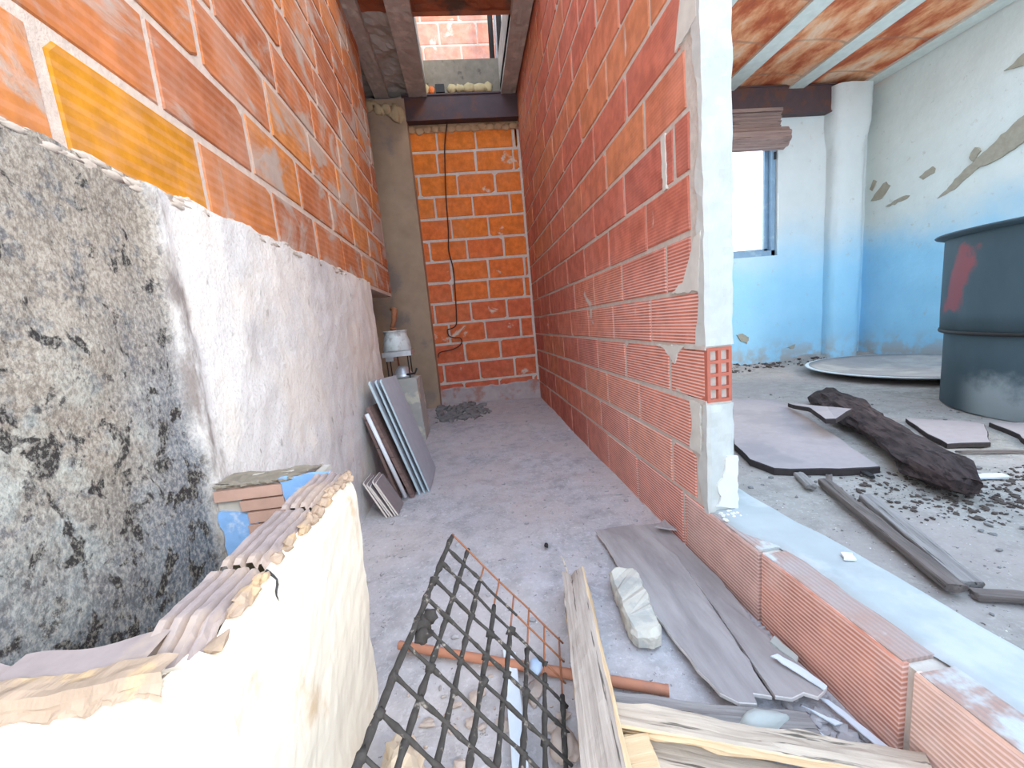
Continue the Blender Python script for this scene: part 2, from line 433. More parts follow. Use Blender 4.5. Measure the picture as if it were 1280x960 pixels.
def floor_z(x, y):
    z = .012 * fbm((x, y, 0), 2.2, 3) + .004 * fbm((x, y, 0), 11, 5)
    z += .075 * max(0, min(1, (y - 2.6) / 1.9)) * (1 - .5 * max(0, min(1, (x + .2) / .9)))
    return z - .008
b = MB(); b.grid(lambda u, v: (-1.1 + u * 1.95, -1.2 + v * 5.75, floor_z(-1.1 + u * 1.95, -1.2 + v * 5.75)), 60, 180)
struct(b.build('floor', M['floor'], smooth=True))
def room_z(x, y): return ROOMZ + .010 * fbm((x, y, 3), 2.0, 8) + .006 * fbm((x, y, 3), 9, 2) + .05 * max(0, min(1, (y - 4.1) / .4)) * (.5 + nz((x, y, 1), 4, 2))
b = MB(); b.grid(lambda u, v: (.80 + u * 4.2, -1.2 + v * 5.75, room_z(.80 + u * 4.2, -1.2 + v * 5.75)), 120, 150)
struct(b.build('floor_right', M['floor_room'], smooth=True))

# brick walls: courses of single bricks standing a few millimetres out of the mortar bed
def courses(mb, P, nrm, u0, u1, z0, dz, rows, L, offs, gap=.014, prot=.005, seed=1, tone=None, cut=None, chip=.10, first=None):
    r = random.Random(seed)
    N = V(nrm)
    for k in range(rows):
        za, zb = z0 + k * dz + gap * .5, z0 + (k + 1) * dz - gap * .5
        u = u0 - L + (offs[k % len(offs)] % L)
        while u < u1:
            a, c = max(u, u0) + gap * .3, min(u + L, u1) - gap * .3
            u += L
            if cut: a = max(a, cut(k, za))
            if c - a < .03: continue
            ua, ub = a + r.uniform(0, .006), c - r.uniform(0, .006)
            if tone: tv = tone(k, (ua + ub) / 2, r)
            else: tv = r.random()
            d = prot * r.uniform(.6, 1.15)
            # front outline, corners sometimes chipped
            pts = []
            for (uu, zz, su, sz) in ((ua, za, 1, 1), (ub, za, -1, 1), (ub, zb, -1, -1), (ua, zb, 1, -1)):
                if r.random() < chip:
                    q = r.uniform(.012, .035); w = r.uniform(.008, .025)
                    e = [(uu + su * q, zz), (uu, zz + sz * w)]
                    if (su, sz) in ((1, 1), (-1, -1)): e = e[::-1]
                    pts += e
                else:
                    pts.append((uu + r.uniform(-.003, .003), zz + r.uniform(-.003, .003)))
            cu = sum(p[0] for p in pts) / len(pts); cz = (za + zb) / 2
            bk = [P(p[0], p[1]) - N * .02 for p in pts]
            md = [P(p[0], p[1]) + N * (d - .003) for p in pts]
            fr = [P(p[0] + (.004 if p[0] < cu else -.004), p[1] + (.004 if p[1] < cz else -.004)) + N * d for p in pts]
            mb.hexa(bk, md, 1, tv, (False, False)); mb.hexa(md, fr, 1, tv, (False, True))

# left wall, lower half rendered (a thick plaster skin), upper half bare brick
b = MB()
b.box((XL - .2, .0, -.1), (XL - .005, 2.8, 1.24)); b.box((XL - .2, .0, 1.24), (XL - .005, 3.7, 4.2))
def tone_left(k, u, r):
    if k == 0 and .8 < u < 1.2: return 1.0
    if k == 1 and .9 < u < 1.3: return .25
    return r.uniform(.2, .75)
courses(b, lambda u, z: V((XL - .005, u, z)), (1, 0, 0), 0.0, 3.7, 1.255, .212, 13, .395, (.015, .30, .11, .23, .35, .05), seed=4, gap=.024, tone=tone_left, chip=.3)
wall_left = struct(b.build('wall_left', [M['mortar_warm'], M['brick_left']]))
def pl(u, v):
    y = u * 2.80
    top = 1.262 + .012 * fbm((y, 0, 0), 9, 2) - .05 * max(0, (y - 3.0) / .7)
    z = -.06 + v * (top + .06)
    x = XL + .028 + .007 * fbm((y, z, 0), 3.5, 1) + .004 * fbm((y, z, 0), 14, 6)
    x += .010 * math.exp(-((y - .955 + .02 * nz((z, 0, 0), 5)) / .022) ** 2)         # old vertical corner bead
    if y < .93: x -= .006
    return (x, y, z)
b = MB()
g = b.grid(pl, 150, 60, flip=True)
for u in range(150):                                                      # the ragged ledge the brick sits behind
    p, q = b.v[g[u][60]], b.v[g[u + 1][60]]
    b.poly([p, q, (XL - .02, q[1], q[2] + .006), (XL - .02, p[1], p[2] + .006)])
for v in range(60):
    p, q = b.v[g[150][v]], b.v[g[150][v + 1]]
    b.poly([p, q, (XL - .1, q[1], q[2]), (XL - .1, p[1], p[2])])
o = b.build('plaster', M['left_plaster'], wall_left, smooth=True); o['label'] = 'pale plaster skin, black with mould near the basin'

b = MB()
for k in range(150):
    y = .45 + 2.3 * (k / 150) ** 1.3 + rnd.uniform(-.006, .006); sz = rnd.uniform(.5, 1.25)
    b.lump((XL + .022, y, 1.252 + .012 * fbm((y, 0, 0), 9, 2) + rnd.uniform(-.010, .008)), (.005 * sz, .026 * sz, .008 * sz), k, amp=.7, sub=2, freq=2.4)
o = b.build('mortar_lip', m_simple('cream_lip', (.50, .42, .35), .3, 30, .95, .1, bump=.6), wall_left, smooth=True); o['kind'] = 'stuff'
# recess behind the end of the left wall, and the rendered column at the back
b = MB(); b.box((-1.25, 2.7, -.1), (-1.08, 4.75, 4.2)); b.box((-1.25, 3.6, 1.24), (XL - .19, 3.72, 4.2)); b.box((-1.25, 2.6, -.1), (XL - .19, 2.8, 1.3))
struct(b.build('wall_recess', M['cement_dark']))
def colface(u, v):
    z = -.05 + v * 3.28
    x = -1.09 + u * (.66 - .02 * math.cos(u * 9))
    y = 4.40 + .012 * fbm((x, z, 0), 3, 2) + .006 * fbm((x, z, 0), 12, 2)
    if z < .25: y -= .10 * (1 - z / .25) ** 2
    return (x, y, z)
b = MB(); g = b.grid(colface, 24, 90)
for v in range(90):
    p, q = b.v[g[24][v]], b.v[g[24][v + 1]]
    b.poly([p, q, (q[0] + .012, 4.52, q[2]), (p[0] + .012, 4.52, p[2])])
col_back = struct(b.build('column', M['column_back'], smooth=True))
b = MB()
for k in range(9):
    b.lump((-.80 + k * .042, 4.40 - .01 * (k % 2), 3.16 - .10 * (k / 8.) ** 1.5 + .012 * (k % 3)), (.045, .03, .05 if k < 7 else .09), k, amp=.5)
b.build('mortar_blob', m_simple('cream_mortar', (.52, .40, .24), .25, 20, .95, .1, bump=.6), col_back, smooth=True)['label'] = 'cream mortar squeezed out at the column head'

# back wall of the corridor
b = MB(); b.box((-.46, YB + .005, -.1), (XP + .1, YB + .14, 3.05)); b.box((-1.25, YB + .03, -.1), (XP + .1, YB + .14, 3.55))
def tone_back(k, u, r): return min(1, max(0, k / 11 + r.uniform(-.25, .15)))
courses(b, lambda u, z: V((u, YB + .005, z)), (0, -1, 0), -.43, XP - .01, .075, .2235, 13, .405, (.30, .09, .35, .20, .06, .28), seed=9, gap=.026, tone=tone_back, chip=.2)
wall_back = struct(b.build('wall_back', [M['mortar'], M['brick_back']]))
b = MB()                                                                 # cement skirt smeared over the lowest courses
b.grid(lambda u, v: (-.45 + u * 1.19, YB - .012 - .03 * (1 - v) ** 2 + .01 * fbm((u * 1.2, v * .3, 0), 6, 3) + (.03 if v > .93 else 0), .02 + v * (.24 + .06 * fbm((u, 0, 0), 5, 2))), 40, 14)
b.build('cement_skirt', m_simple('dusty_render', (.42, .36, .35), .3, 12, .95, .1, bump=.5, c2=(.40, .22, .18), c2scale=7), wall_back, smooth=True)
b = MB(); b.box((-.44, YB - .004, 2.945), (XP, YB + .02, 3.04))
for k in range(14): b.lump((-.38 + k * .082, YB - .004, 2.975 + .03 * nz((k, 0, 0), 1.3)), (.05, .012, .035), k, amp=.5)
b.build('mortar_band', m_simple('ochre_mortar', (.50, .34, .20), .3, 16, .95, .1, bump=.6), wall_back, smooth=True)

# steel beams across the two back walls
def ibeam(x0, x1, y, z0, z1, d=.09, th=.014):
    b = MB()
    b.box((x0, y, z0), (x1, y + d, z0 + th)); b.box((x0, y, z1 - th), (x1, y + d, z1))
    b.box((x0, y + .012, z0 + th), (x1, y + .03, z1 - th))
    return struct(b.build('beam', M['steel']))
ibeam(-.435, XP, 4.40, 3.02, 3.265)
ibeam(.84, 4.36, 4.41, 2.93, 3.225)

# partition of combed hollow brick and the pier at its free end
b = MB(); b.box((XP + .005, 1.195, -.1), (XP + .09, YB + .05, 4.2))
offs = (.19, .005, .42, .205, .005, .19, .005, .19, .015, .20, .0, .19, .01)
def tone_c(k, u, r): return r.uniform(0, .7) + (.3 if k > 6 else 0)
row = {0: .33, 1: .27, 2: .42, 3: .14, 4: .42, 5: .15}
def cutp(k, z):
    if k == 2: return 1.186
    return 1.195 + (.06 + .025 * nz((k, z, 0), 3.1, 4) if k not in (1, 3) else (.015 if k == 3 else .04))
courses(b, lambda u, z: V((XP + .005, u, z)), (-1, 0, 0), 1.19, 4.49, KZ + .005, .1845, 18, .428,
        (.235, .09, .235, .375, .235, .385, .16, .37, .10, .30, .13, .40), seed=21, gap=.016, tone=tone_c, cut=cutp)
courses(b, lambda u, z: V((XP + .005, u, z)), (-1, 0, 0), 1.19, 4.49, KZ + .005 - .1845 * 1.5, .1845 * 1.5, 1, .42, (.16,), seed=5, gap=.016, tone=tone_c)
wall_center = struct(b.build('wall_center', [M['mortar'], M['brick_center']]))
# plaster end of the partition, broken away round one brick end
def endcap(z0, z1, seed, y0=1.178):
    b = MB()
    n = int((z1 - z0) / .025)
    def f(u, v):
        z = z0 + v * (z1 - z0)
        wl = XP - .002 - .004 * fbm((z, 0, seed), 9, 1)
        wr = XP + .094 + .006 * fbm((z, 3, seed), 12, 2)
        x = wl + u * (wr - wl)
        y = y0 + .004 * fbm((x, z, seed), 20, 2) + (.006 if u in (0, 1) else 0)
        return (x, y, z)
    g = b.grid(f, 8, n)
    lft = [b.v[g[0][v]] for v in range(n + 1)]; rgt = [b.v[g[8][v]] for v in range(n + 1)]
    for v in range(n):
        p, q = lft[v], lft[v + 1]
        w = lambda z: 1.225 + .045 * max(-.6, fbm((z, seed, 0), 4.5, 2)) + .012 * nz((z, 0, 0), 40)
        b.poly([p, q, (XP - .002, w(q[2]), q[2]), (XP - .002, w(p[2]), p[2])])
        b.poly([(XP - .002, w(p[2]), p[2]), (XP - .002, w(q[2]), q[2]), (XP + .01, w(q[2]) + .004, q[2]), (XP + .01, w(p[2]) + .004, p[2])])
        p, q = rgt[v], rgt[v + 1]
        b.poly([p, q, (q[0], 1.5, q[2]), (p[0], 1.5, p[2])])
    for v in (0, n):
        b.poly([b.v[g[u][v]] for u in range(9)] + [(rgt[v][0], 1.24, rgt[v][2]), (lft[v][0], 1.24, lft[v][2])])
    return b
zA, zB = KZ + .005 + .1845 * 2, KZ + .005 + .1845 * 3
pier = endcap(zB + .004, 4.2, 5).build('pier', M['pier_plaster'], wall_center, smooth=False); pier['label'] = 'pale plastered end of the brick partition'
endcap(KZ - .01, zA - .004, 9).build('pier', M['pier_plaster'], wall_center)['label'] = 'plastered foot of the partition end'
b = MB()                                                                 # the bared brick end: two by four open cells
x0, x1, y0, y1 = XP + .002, XP + .086, 1.182, 1.30
nx, nzc, wl = 2, 4, .0105
zz0, zz1 = zA + .004, zB - .002
cw, chh = (x1 - x0 - wl * (nx + 1)) / nx, (zz1 - zz0 - wl * (nzc + 1)) / nzc
for i in range(nx + 1): b.box((x0 + i * (cw + wl), y0, zz0), (x0 + i * (cw + wl) + wl, y1, zz1), 0, .6)
for j in range(nzc + 1):
    for i in range(nx):
        xa = x0 + wl + i * (cw + wl)
        b.box((xa, y0, zz0 + j * (chh + wl)), (xa + cw, y1, zz0 + j * (chh + wl) + wl), 0, .6)
b.box((x0, y1 - .05, zz0), (x1, y1, zz1), 0, .3)
b.build('hollow_brick', m_simple('brick_end', (.50, .15, .10), .2, 40, .9, .15, bump=.3), wall_center)['label'] = 'open red brick end with eight square cells'
b = MB()
pp = jag([(1.184, .215), (1.184, .41), (1.20, .40), (1.215, .30), (1.25, .26), (1.235, .215)], .012, .006, 3)
lime = [( XP + .094 - .0, 0)]
poly = jag([(XP + .02, KZ + .02), (XP + .098, KZ + .0), (XP + .098, .40), (XP + .06, .405), (XP + .045, .33), (XP + .025, .30), (XP + .035, .25)], .012, .006, 8)
a = [(p[0], 1.178, p[1]) for p in poly]; c = [(p[0], 1.171, p[1]) for p in poly]
b.hexa(a, c)
for k in range(14): b.lump((XP + .01 + rnd.uniform(0, .09), 1.165 - rnd.uniform(0, .05), KZ + .002), (.008, .010, .004), k, amp=.5)
b.build('lime_patch', M['lime'], wall_center)['label'] = 'thick white lime smear at the pier foot'
b = MB()
for z in (zA, zB): b.box((XP - .0015, 1.186, z - .009), (XP + .086, 1.31, z + .009))
b.build('mortar_bed', M['mortar'], wall_center)
# mortar squeezed over some joints near the pier
b = MB()
def smear(b, pts, seed):
    poly = jag(pts, .012, .006, seed)
    a = [(XP + .012, p[0], p[1]) for p in poly]; c = [(XP - .003, p[0], p[1]) for p in poly]
    b.hexa(a, c)
smear(b, [(1.22, .95), (1.40, .955), (1.31, .985), (1.27, 1.05), (1.235, 1.12), (1.20, 1.13)], 1)
smear(b, [(1.20, 1.72), (1.32, 1.70), (1.29, 1.80), (1.26, 1.92), (1.20, 1.96)], 2)
smear(b, [(1.40, 1.32), (1.425, 1.32), (1.43, 1.50), (1.40, 1.50)], 3)
smear(b, [(1.38, .70), (1.46, .755), (1.52, .765), (1.30, .772), (1.36, .74)], 4)
smear(b, [(1.22, .40), (1.29, .405), (1.27, .50), (1.285, .58), (1.22, .58)], 5)
b.build('mortar_smear', m_simple('pale_mortar', (.64, .61, .54), .2, 20, .95, .1, bump=.5), wall_center)

# kerb: the bottom course carried on towards the viewer, its bricks combed lengthwise, cement on top
b = MB(); b.box((XP + .012, -.6, -.1), (XP + .085, 1.20, KZ - .012))
P = lambda u, z: V((XP + .012, u, z))
N = V((-1, 0, 0))
r = random.Random(3)
for (ya, yb, tv) in ((-.6, -.24, .6), (-.23, .155, .3), (.165, .555, .95), (.575, .938, .45), (.950, 1.325, .1)):
    pts = [(ya + .003, -.06), (yb - .003, -.06), (yb - .003, KZ - .002), (ya + .003, KZ - .002)]
    k = 12
    pr = [(ya, -.06)] + [(yb, -.06)] + [(yb + (ya - yb) * i / k, KZ - .004 - .006 * abs(nz((i, ya, 0), 1.7))) for i in range(k + 1)]
    bk = [P(*p) for p in pr]; md = [P(*p) + N * .009 for p in pr]; fr = [P(p[0], p[1] - (.004 if p[1] > 0 else 0)) + N * .013 for p in pr]
    b.hexa(bk, md, 1, tv, (False, False)); b.hexa(md, fr, 1, tv, (False, True))
    # top of the same brick, bare where the cement is lost
    b.box((XP + .004, ya + .004, KZ - .03), (XP + .085, yb - .004, KZ - .003), 2, tv)
def m_kerbtop():
    t = NT('dusty_brick_top', .95, .12)
    rib = t.wave(27, 'X', .2)
    c = t.mix(t.step(t.noise(5, 5, .6), .35, .62), (.50, .42, .40), (.50, .30, .23))
    c = t.mix(t.math('MULTIPLY', t.step(rib, .3, .8), .5), t.mix(.6, c, (.30, .24, .22)), c)
    c = t.mix(t.step(t.noise(7, 5, .6, t.map((1, 1, 1), (4, 1, 2))), .5, .6), c, (.52, .53, .52))
    t.bump(rib, .4, .004)
    return t.color(c)
kerb = struct(b.build('kerb', [M['mortar'], M['brick_kerb'], m_kerbtop()]))
def ktop(u, v):
    y = -.6 + v * 2.9
    inner = XP + .012 + (.055 + .030 * fbm((y, 0, 0), 3.3, 7)) * (1 if y < .95 else max(0, 1 - (y - .95) / .1)) 
    outer = 1.02 + .02 * fbm((y, 0, 0), 2.3, 2)
    x = inner + u * (outer - inner)
    z = KZ + .004 + .003 * fbm((x, y, 0), 8, 1)
    if u < .05: z = KZ - .006
    if u > .72: z -= (KZ - ROOMZ + .02) * ((u - .72) / .28) ** 1.3
    return (x, y, z)
b = MB(); b.grid(ktop, 18, 110)
b.build('cement_top', M['kerb_top'], kerb, smooth=True)['label'] = 'grey cement ledge on the kerb'

# room on the right: window wall, side wall, rounded corner column
WX0, WX1, WZ0, WZ1 = 2.62, 3.735, 1.42, 2.72
b = MB()
def wl_(x0, x1, z0, z1):
    b.grid(lambda u, v: (x0 + u * (x1 - x0), YB + .006 * fbm((x0 + u * (x1 - x0), 0, z0 + v * (z1 - z0)), 1.8, 4), z0 + v * (z1 - z0)), max(2, int((x1 - x0) / .08)), max(2, int((z1 - z0) / .08)))
wl_(.80, WX0, -.05, 3.3); wl_(WX1, 4.95, -.05, 3.3); wl_(WX0, WX1, -.05, WZ0); wl_(WX0, WX1, WZ1, 3.3)
for (p, q) in (((WX0, WZ0), (WX0, WZ1)), ((WX1, WZ0), (WX1, WZ1)), ((WX0, WZ0), (WX1, WZ0)), ((WX0, WZ1), (WX1, WZ1))):
    b.poly([(p[0], YB, p[1]), (q[0], YB, q[1]), (q[0], YB + .22, q[1]), (p[0], YB + .22, p[1])])
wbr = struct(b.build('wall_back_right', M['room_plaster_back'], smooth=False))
b = MB()
b.grid(lambda u, v: (XR + .012 * fbm((0, 2.2 + u * 2.4, v * 3.3), 1.6, 6) + .004 * fbm((0, 2.2 + u * 2.4, v * 3.3), 7, 6), 2.2 + u * 2.4, -.05 + v * 3.4), 40, 50)
b.poly([(XR, 2.2, -.05), (XR + .15, 2.2, -.05), (XR + .15, 2.2, 3.35), (XR, 2.2, 3.35)])
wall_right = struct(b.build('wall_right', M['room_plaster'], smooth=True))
def patch(pts, seed, name='bare_patch'):
    poly = jag(pts, .03, .018, seed)
    b = MB()
    b.hexa([(XR + .02, p[0], p[1]) for p in poly], [(XR - .012, p[0], p[1]) for p in poly])
    b.build(name, M['bare'], wall_right)['label'] = 'tan patch where the plaster has fallen off'
patch([(3.74, 1.76), (3.60, 1.80), (3.45, 1.92), (3.25, 1.97), (2.95, 2.10), (2.80, 2.35), (2.72, 2.62), (2.95, 2.52), (3.10, 2.30), (3.30, 2.13), (3.50, 1.98)], 1)
patch([(4.42, 1.94), (4.38, 2.0), (4.25, 2.10), (4.20, 2.04), (4.30, 1.93)], 2)
patch([(4.44, 2.08), (4.40, 2.17), (4.36, 2.14), (4.41, 2.05)], 3)
patch([(3.92, 2.03), (3.80, 2.09), (3.78, 2.02), (3.88, 1.99)], 4)
patch([(3.50, 2.05), (3.46, 2.13), (3.42, 2.08), (3.46, 2.0)], 5)
patch([(4.25, 1.83), (4.10, 1.88), (4.00, 1.87), (4.15, 1.82)], 6)
patch([(3.30, 2.68), (3.12, 2.76), (3.0, 2.70), (3.15, 2.64)], 7)
for i, pts_ in enumerate(([(2.98, .50), (3.10, .56), (3.14, .50), (3.06, .46)], [(3.20, .52), (3.26, .44), (3.34, .40), (3.36, .48), (3.28, .53)], [(3.86, .30), (3.98, .33), (3.96, .28)], [(3.05, .40), (3.12, .42), (3.10, .38)])):
    poly = jag(pts_, .02, .012, i)
    b = MB(); b.hexa([(p[0], YB + .02, p[1]) for p in poly], [(p[0], YB - .010, p[1]) for p in poly])
    b.build('bare_patch', M['bare'], wbr)['label'] = 'tan patch where the plaster has fallen off'
b = MB()
def ccol(u, v):
    z = -.02 + v * 3.21
    a = math.pi * (1 + u)
    r0 = .205 if z < 2.55 else .205 + .04 * min(1, (z - 2.55) / .25)
    r0 *= 1 + .05 * fbm((u * 2, z, 0), 3, 2) + (.05 * fbm((u * 3, z, 3), 6, 2) if z > 2.5 else 0)
    cx = 4.545
    ex = .55
    c, s_ = math.cos(a), math.sin(a)
    return (cx + r0 * math.copysign(abs(c) ** ex, c), YB + .01 + .15 * math.copysign(abs(s_) ** ex, s_) * r0 / .205, z)
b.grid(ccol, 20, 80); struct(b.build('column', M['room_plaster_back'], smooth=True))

b = MB(); b.box((.95, -.34, -.1), (3.2, -.2, 3.3)); struct(b.build('shade_wall', M['room_plaster']))  # unseen wall added to keep the sun off the kerb and room floor
# window: blue-grey metal frame and a clear pane
b = MB()
fy = YB + .03
for (lo, hi) in (((WX1 - .055, fy, WZ0), (WX1 - .012, fy + .05, WZ1)), ((WX0, fy, WZ0), (WX0 + .05, fy + .05, WZ1)), ((WX0, fy, WZ0), (WX1 - .012, fy + .05, WZ0 + .065)), ((WX0, fy, WZ1 - .05), (WX1 - .012, fy + .05, WZ1)),
                 ((WX1 - .105, fy + .055, WZ0 + .06), (WX1 - .05, fy + .085, WZ1 - .05)), ((WX0 + .05, fy + .055, WZ0 + .06), (WX1 - .06, fy + .085, WZ0 + .095))):
    b.box(lo, hi)
win = struct(b.build('window_1', M['window_frame']))
b = MB(); b.box((WX1 - .03, fy - .012, WZ1 - .22), (WX1 - .012, fy, WZ1 - .14)); b.build('latch', M['black'], win)

# rolled-up slatted blind above the window
bl = empty('roller_blind', (3.3, 4.3, 2.6), 'brown slatted roller blind bundled above the window', 'blind')
b = MB()
n = 28
def rollr(a): return .105 + .006 * math.cos(a * 9)
ring0 = []
for x in (2.55, 3.69):
    ring0.append([(x, 4.36 + rollr(2 * math.pi * k / 72) * math.cos(2 * math.pi * k / 72), 2.655 + rollr(2 * math.pi * k / 72) * 1.02 * math.sin(2 * math.pi * k / 72)) for k in range(72)])
b.hexa(ring0[0], ring0[1])
under(b.build('roll', M['blind']), bl)
for k in range(4):
    b = MB(); z = 2.76 + k * .045
    b.hexa([(2.55, 4.395, z), (3.665, 4.395, z), (3.665, 4.41, z), (2.55, 4.41, z)], [(2.55, 4.375 - .006 * k, z + .042), (3.665, 4.375 - .006 * k, z + .042), (3.665, 4.405, z + .042), (2.55, 4.405, z + .042)])
    under(b.build('slat', M['blind']), bl)
b = MB(); b.box((2.55, 4.34, 2.93), (3.655, 4.41, 2.965)); under(b.build('box_board', M['blind']), bl)

# ceiling of the room: concrete joists with brick vaults between
b = MB()
Y0 = 2.8
jx = [1.30, 2.13, 2.96, 3.79]
edges = [.83] + jx + [4.66]
for i in range(len(edges) - 1):
    xa = edges[i] + (.17 if i else 0); xb = edges[i + 1]
    b.grid(lambda u, v: (xa + u * (xb - xa), Y0 + v * (YB + .1 - Y0), RCZ + .015 + .035 * math.sin(math.pi * u) ** .6 + .006 * fbm((xa + u, v * 2, 0), 4, 3)), 12, 30)
    b.poly([(xa, Y0, RCZ - .02), (xb, Y0, RCZ - .02), (xb, Y0, RCZ + .25), (xa, Y0, RCZ + .25)])
b.grid(lambda u, v: (.8 + u * 4.2, Y0 + v * 2.2, RCZ + .25), 2, 2)
ceil_r = struct(b.build('ceiling_right', M['vault'], smooth=False))
for x in jx + [4.66]:
    b = MB(); w = .17
    b.hexa([(x - .005, Y0, RCZ - .012), (x + w + .005, Y0, RCZ - .012), (x + w + .005, YB + .05, RCZ - .012), (x - .005, YB + .05, RCZ - .012)],
           [(x + .02, Y0, RCZ + .06), (x + w - .02, Y0, RCZ + .06), (x + w - .02, YB + .05, RCZ + .06), (x + .02, YB + .05, RCZ + .06)])
    b.build('joist', M['joist_room'], ceil_r)

# ceiling of the corridor: joists, brown infill, an open hatch to the storey above
b = MB(); Y1 = 3.0
HX0, HX1, HY0, HY1 = -.178, .575, 3.42, 4.42
def panel(x0, x1, y0, y1, m, z=CZ + .02, amp=.014):
    nu, nv = max(2, int((x1 - x0) / .03)), max(2, int((y1 - y0) / .03))
    b.grid(lambda u, v: (x0 + u * (x1 - x0), y0 + v * (y1 - y0), z + amp * fbm((x0 + u * (x1 - x0), y0 + v * (y1 - y0), 0), 7, 4)), nu, nv, m)
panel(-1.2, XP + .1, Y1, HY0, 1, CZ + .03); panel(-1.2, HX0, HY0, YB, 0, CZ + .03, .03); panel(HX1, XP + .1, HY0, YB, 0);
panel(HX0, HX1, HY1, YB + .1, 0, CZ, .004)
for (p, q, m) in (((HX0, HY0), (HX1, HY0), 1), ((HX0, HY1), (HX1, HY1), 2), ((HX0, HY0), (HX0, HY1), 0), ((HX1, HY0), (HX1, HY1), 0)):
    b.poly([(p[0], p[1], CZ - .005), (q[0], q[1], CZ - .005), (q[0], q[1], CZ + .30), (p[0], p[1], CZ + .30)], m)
# storey deck on top, with the same hatch
for (x0, x1, y0, y1) in ((-1.25, HX0, Y1, 5.0), (HX1, .85, Y1, 5.0), (HX0, HX1, Y1, HY0), (HX0, HX1, HY1, 5.0)):
    b.poly([(x0, y0, CZ + .30), (x1, y0, CZ + .30), (x1, y1, CZ + .30), (x0, y1, CZ + .30)], 0)
b.poly([(-1.2, Y1, CZ), (.85, Y1, CZ), (.85, Y1, CZ + .30), (-1.2, Y1, CZ + .30)], 0)
ceil = struct(b.build('ceiling', [M['cement'], M['vault_dark'], M['cement_dark']], smooth=False))
for (xa, xb) in ((-.695, -.555), (-.36, -.178), (.575, .725)):
    b = MB()
    b.grid(lambda u, v: (xa + u * (xb - xa), Y1 + v * (YB - .06 - Y1), CZ - .035 + .006 * fbm((u, v * 4, xa), 5, 1)), 6, 40)
    for x in (xa, xb):
        b.poly([(x, Y1, CZ - .04), (x, YB - .06, CZ - .04), (x, YB - .06, CZ + .06), (x, Y1, CZ + .06)])
    b.build('joist', M['cement'], ceil)
b = MB()
for (x, w, h) in ((-.19, .05, .05), (.08, .05, .05), (.16, .05, .04), (.25, .06, .05), (.36, .08, .045), (.45, .05, .05)):
    b.lump((x, 4.415, CZ + .03), (w, .022, h), int(x * 50), amp=.45)
b.build('broken_mortar', m_simple('yellow_mortar', (.50, .40, .22), .3, 18, .95, .1, bump=.6), ceil, smooth=True)
b = MB(); b.lump((-.13, 4.415, CZ + .02), (.035, .02, .045), 4, amp=.35); b.build('brick_stub', M['brick_back'], ceil)
b = MB(); b.box((-.085, 4.40, CZ - .004), (.005, 4.43, CZ + .07)); b.build('dark_socket', M['black'], ceil)

b = MB(); b.box((-1.3, 3.2, 5.6), (.95, 5.05, 5.75)); struct(b.build('ceiling_upper', M['cement']))
# storey above, seen through the hatch: a sunlit brick wall and leaning poles
b = MB(); b.box((-1.3, 4.912, 3.3), (.9, 5.05, 5.6))
courses(b, lambda u, z: V((u, 4.912, z)), (0, -1, 0), -1.3, .9, 3.56, .23, 9, .42, (.05, .28), seed=14, gap=.022)
struct(b.build('wall_upper', [M['mortar'], M['brick_upper']]))
for (x0, x1, yy, mt, lab) in ((.545, .60, 4.66, 'black', 'dark pole leaning beside the ceiling hatch, nearest the brick'), (.60, .66, 4.68, 'white_tube', 'pale pole between the two dark ones above the ceiling hatch'), (.625, .70, 4.60, 'black', 'dark pole at the outer side of the ceiling hatch'), (.67, .74, 4.70, 'pale_plastic', 'slim white pole at the outer edge above the hatch')):
    b = MB(); z0 = CZ + .305
    b.tube([(x0, yy, z0), ((x0 + x1) / 2, yy - .02, z0 + 1.0), (x1, yy - .05, z0 + 1.9)], .028 if mt == 'black' else .018, 10)
    thing(b.build('pole', M[mt], smooth=True), lab, 'pole')

# ------------------------------------------------------------------ basin in the near left corner
root = empty('basin', (-.46, .66, 0), 'broken masonry water basin with cream render, built against the mouldy wall', 'basin')
TX, TY0, TY1 = -.295, .378, .925
def bz(y):      # broken top of the side panel
    return .598 + .006 * nz((y, 0, 0), 12, 3) - .025 * max(0, 1 - abs(y - .40) / .05)
def outer(u, v):
    y = TY0 + u * (TY1 - TY0)
    z = -.03 + v * (bz(y) + .03 - .012)
    x = TX - .012 + .004 * fbm((y, z, 0), 6, 2) + .002 * fbm((y, z, 0), 25, 2)
    if v > .93: x -= .018 * ((v - .93) / .07) ** 1.5
    lean = -.03 * (1 - v) * u
    return (x + lean, y + .02 * u * nz((z, 0, 0), 9, 3), z)
b = MB(); g = b.grid(outer, 40, 40)
# far end, near end and inner side
far = [b.v[g[40][v]] for v in range(41)]; near = [b.v[g[0][v]] for v in range(41)]
XI = -.395
for v in range(40):
    b.poly([far[v], far[v + 1], (XI, TY1, far[v + 1][2]), (XI, TY1, far[v][2])])
    b.poly([near[v], near[v + 1], (XI, TY0, near[v + 1][2]), (XI, TY0, near[v][2])])
top = [b.v[g[u][40]] for u in range(41)]
b.poly([(XI, TY0, -.03), (XI, TY1, -.03), (XI, TY1, .58), (XI, TY0, .58)])
under(b.build('side_panel', M['basin'], smooth=False), root)
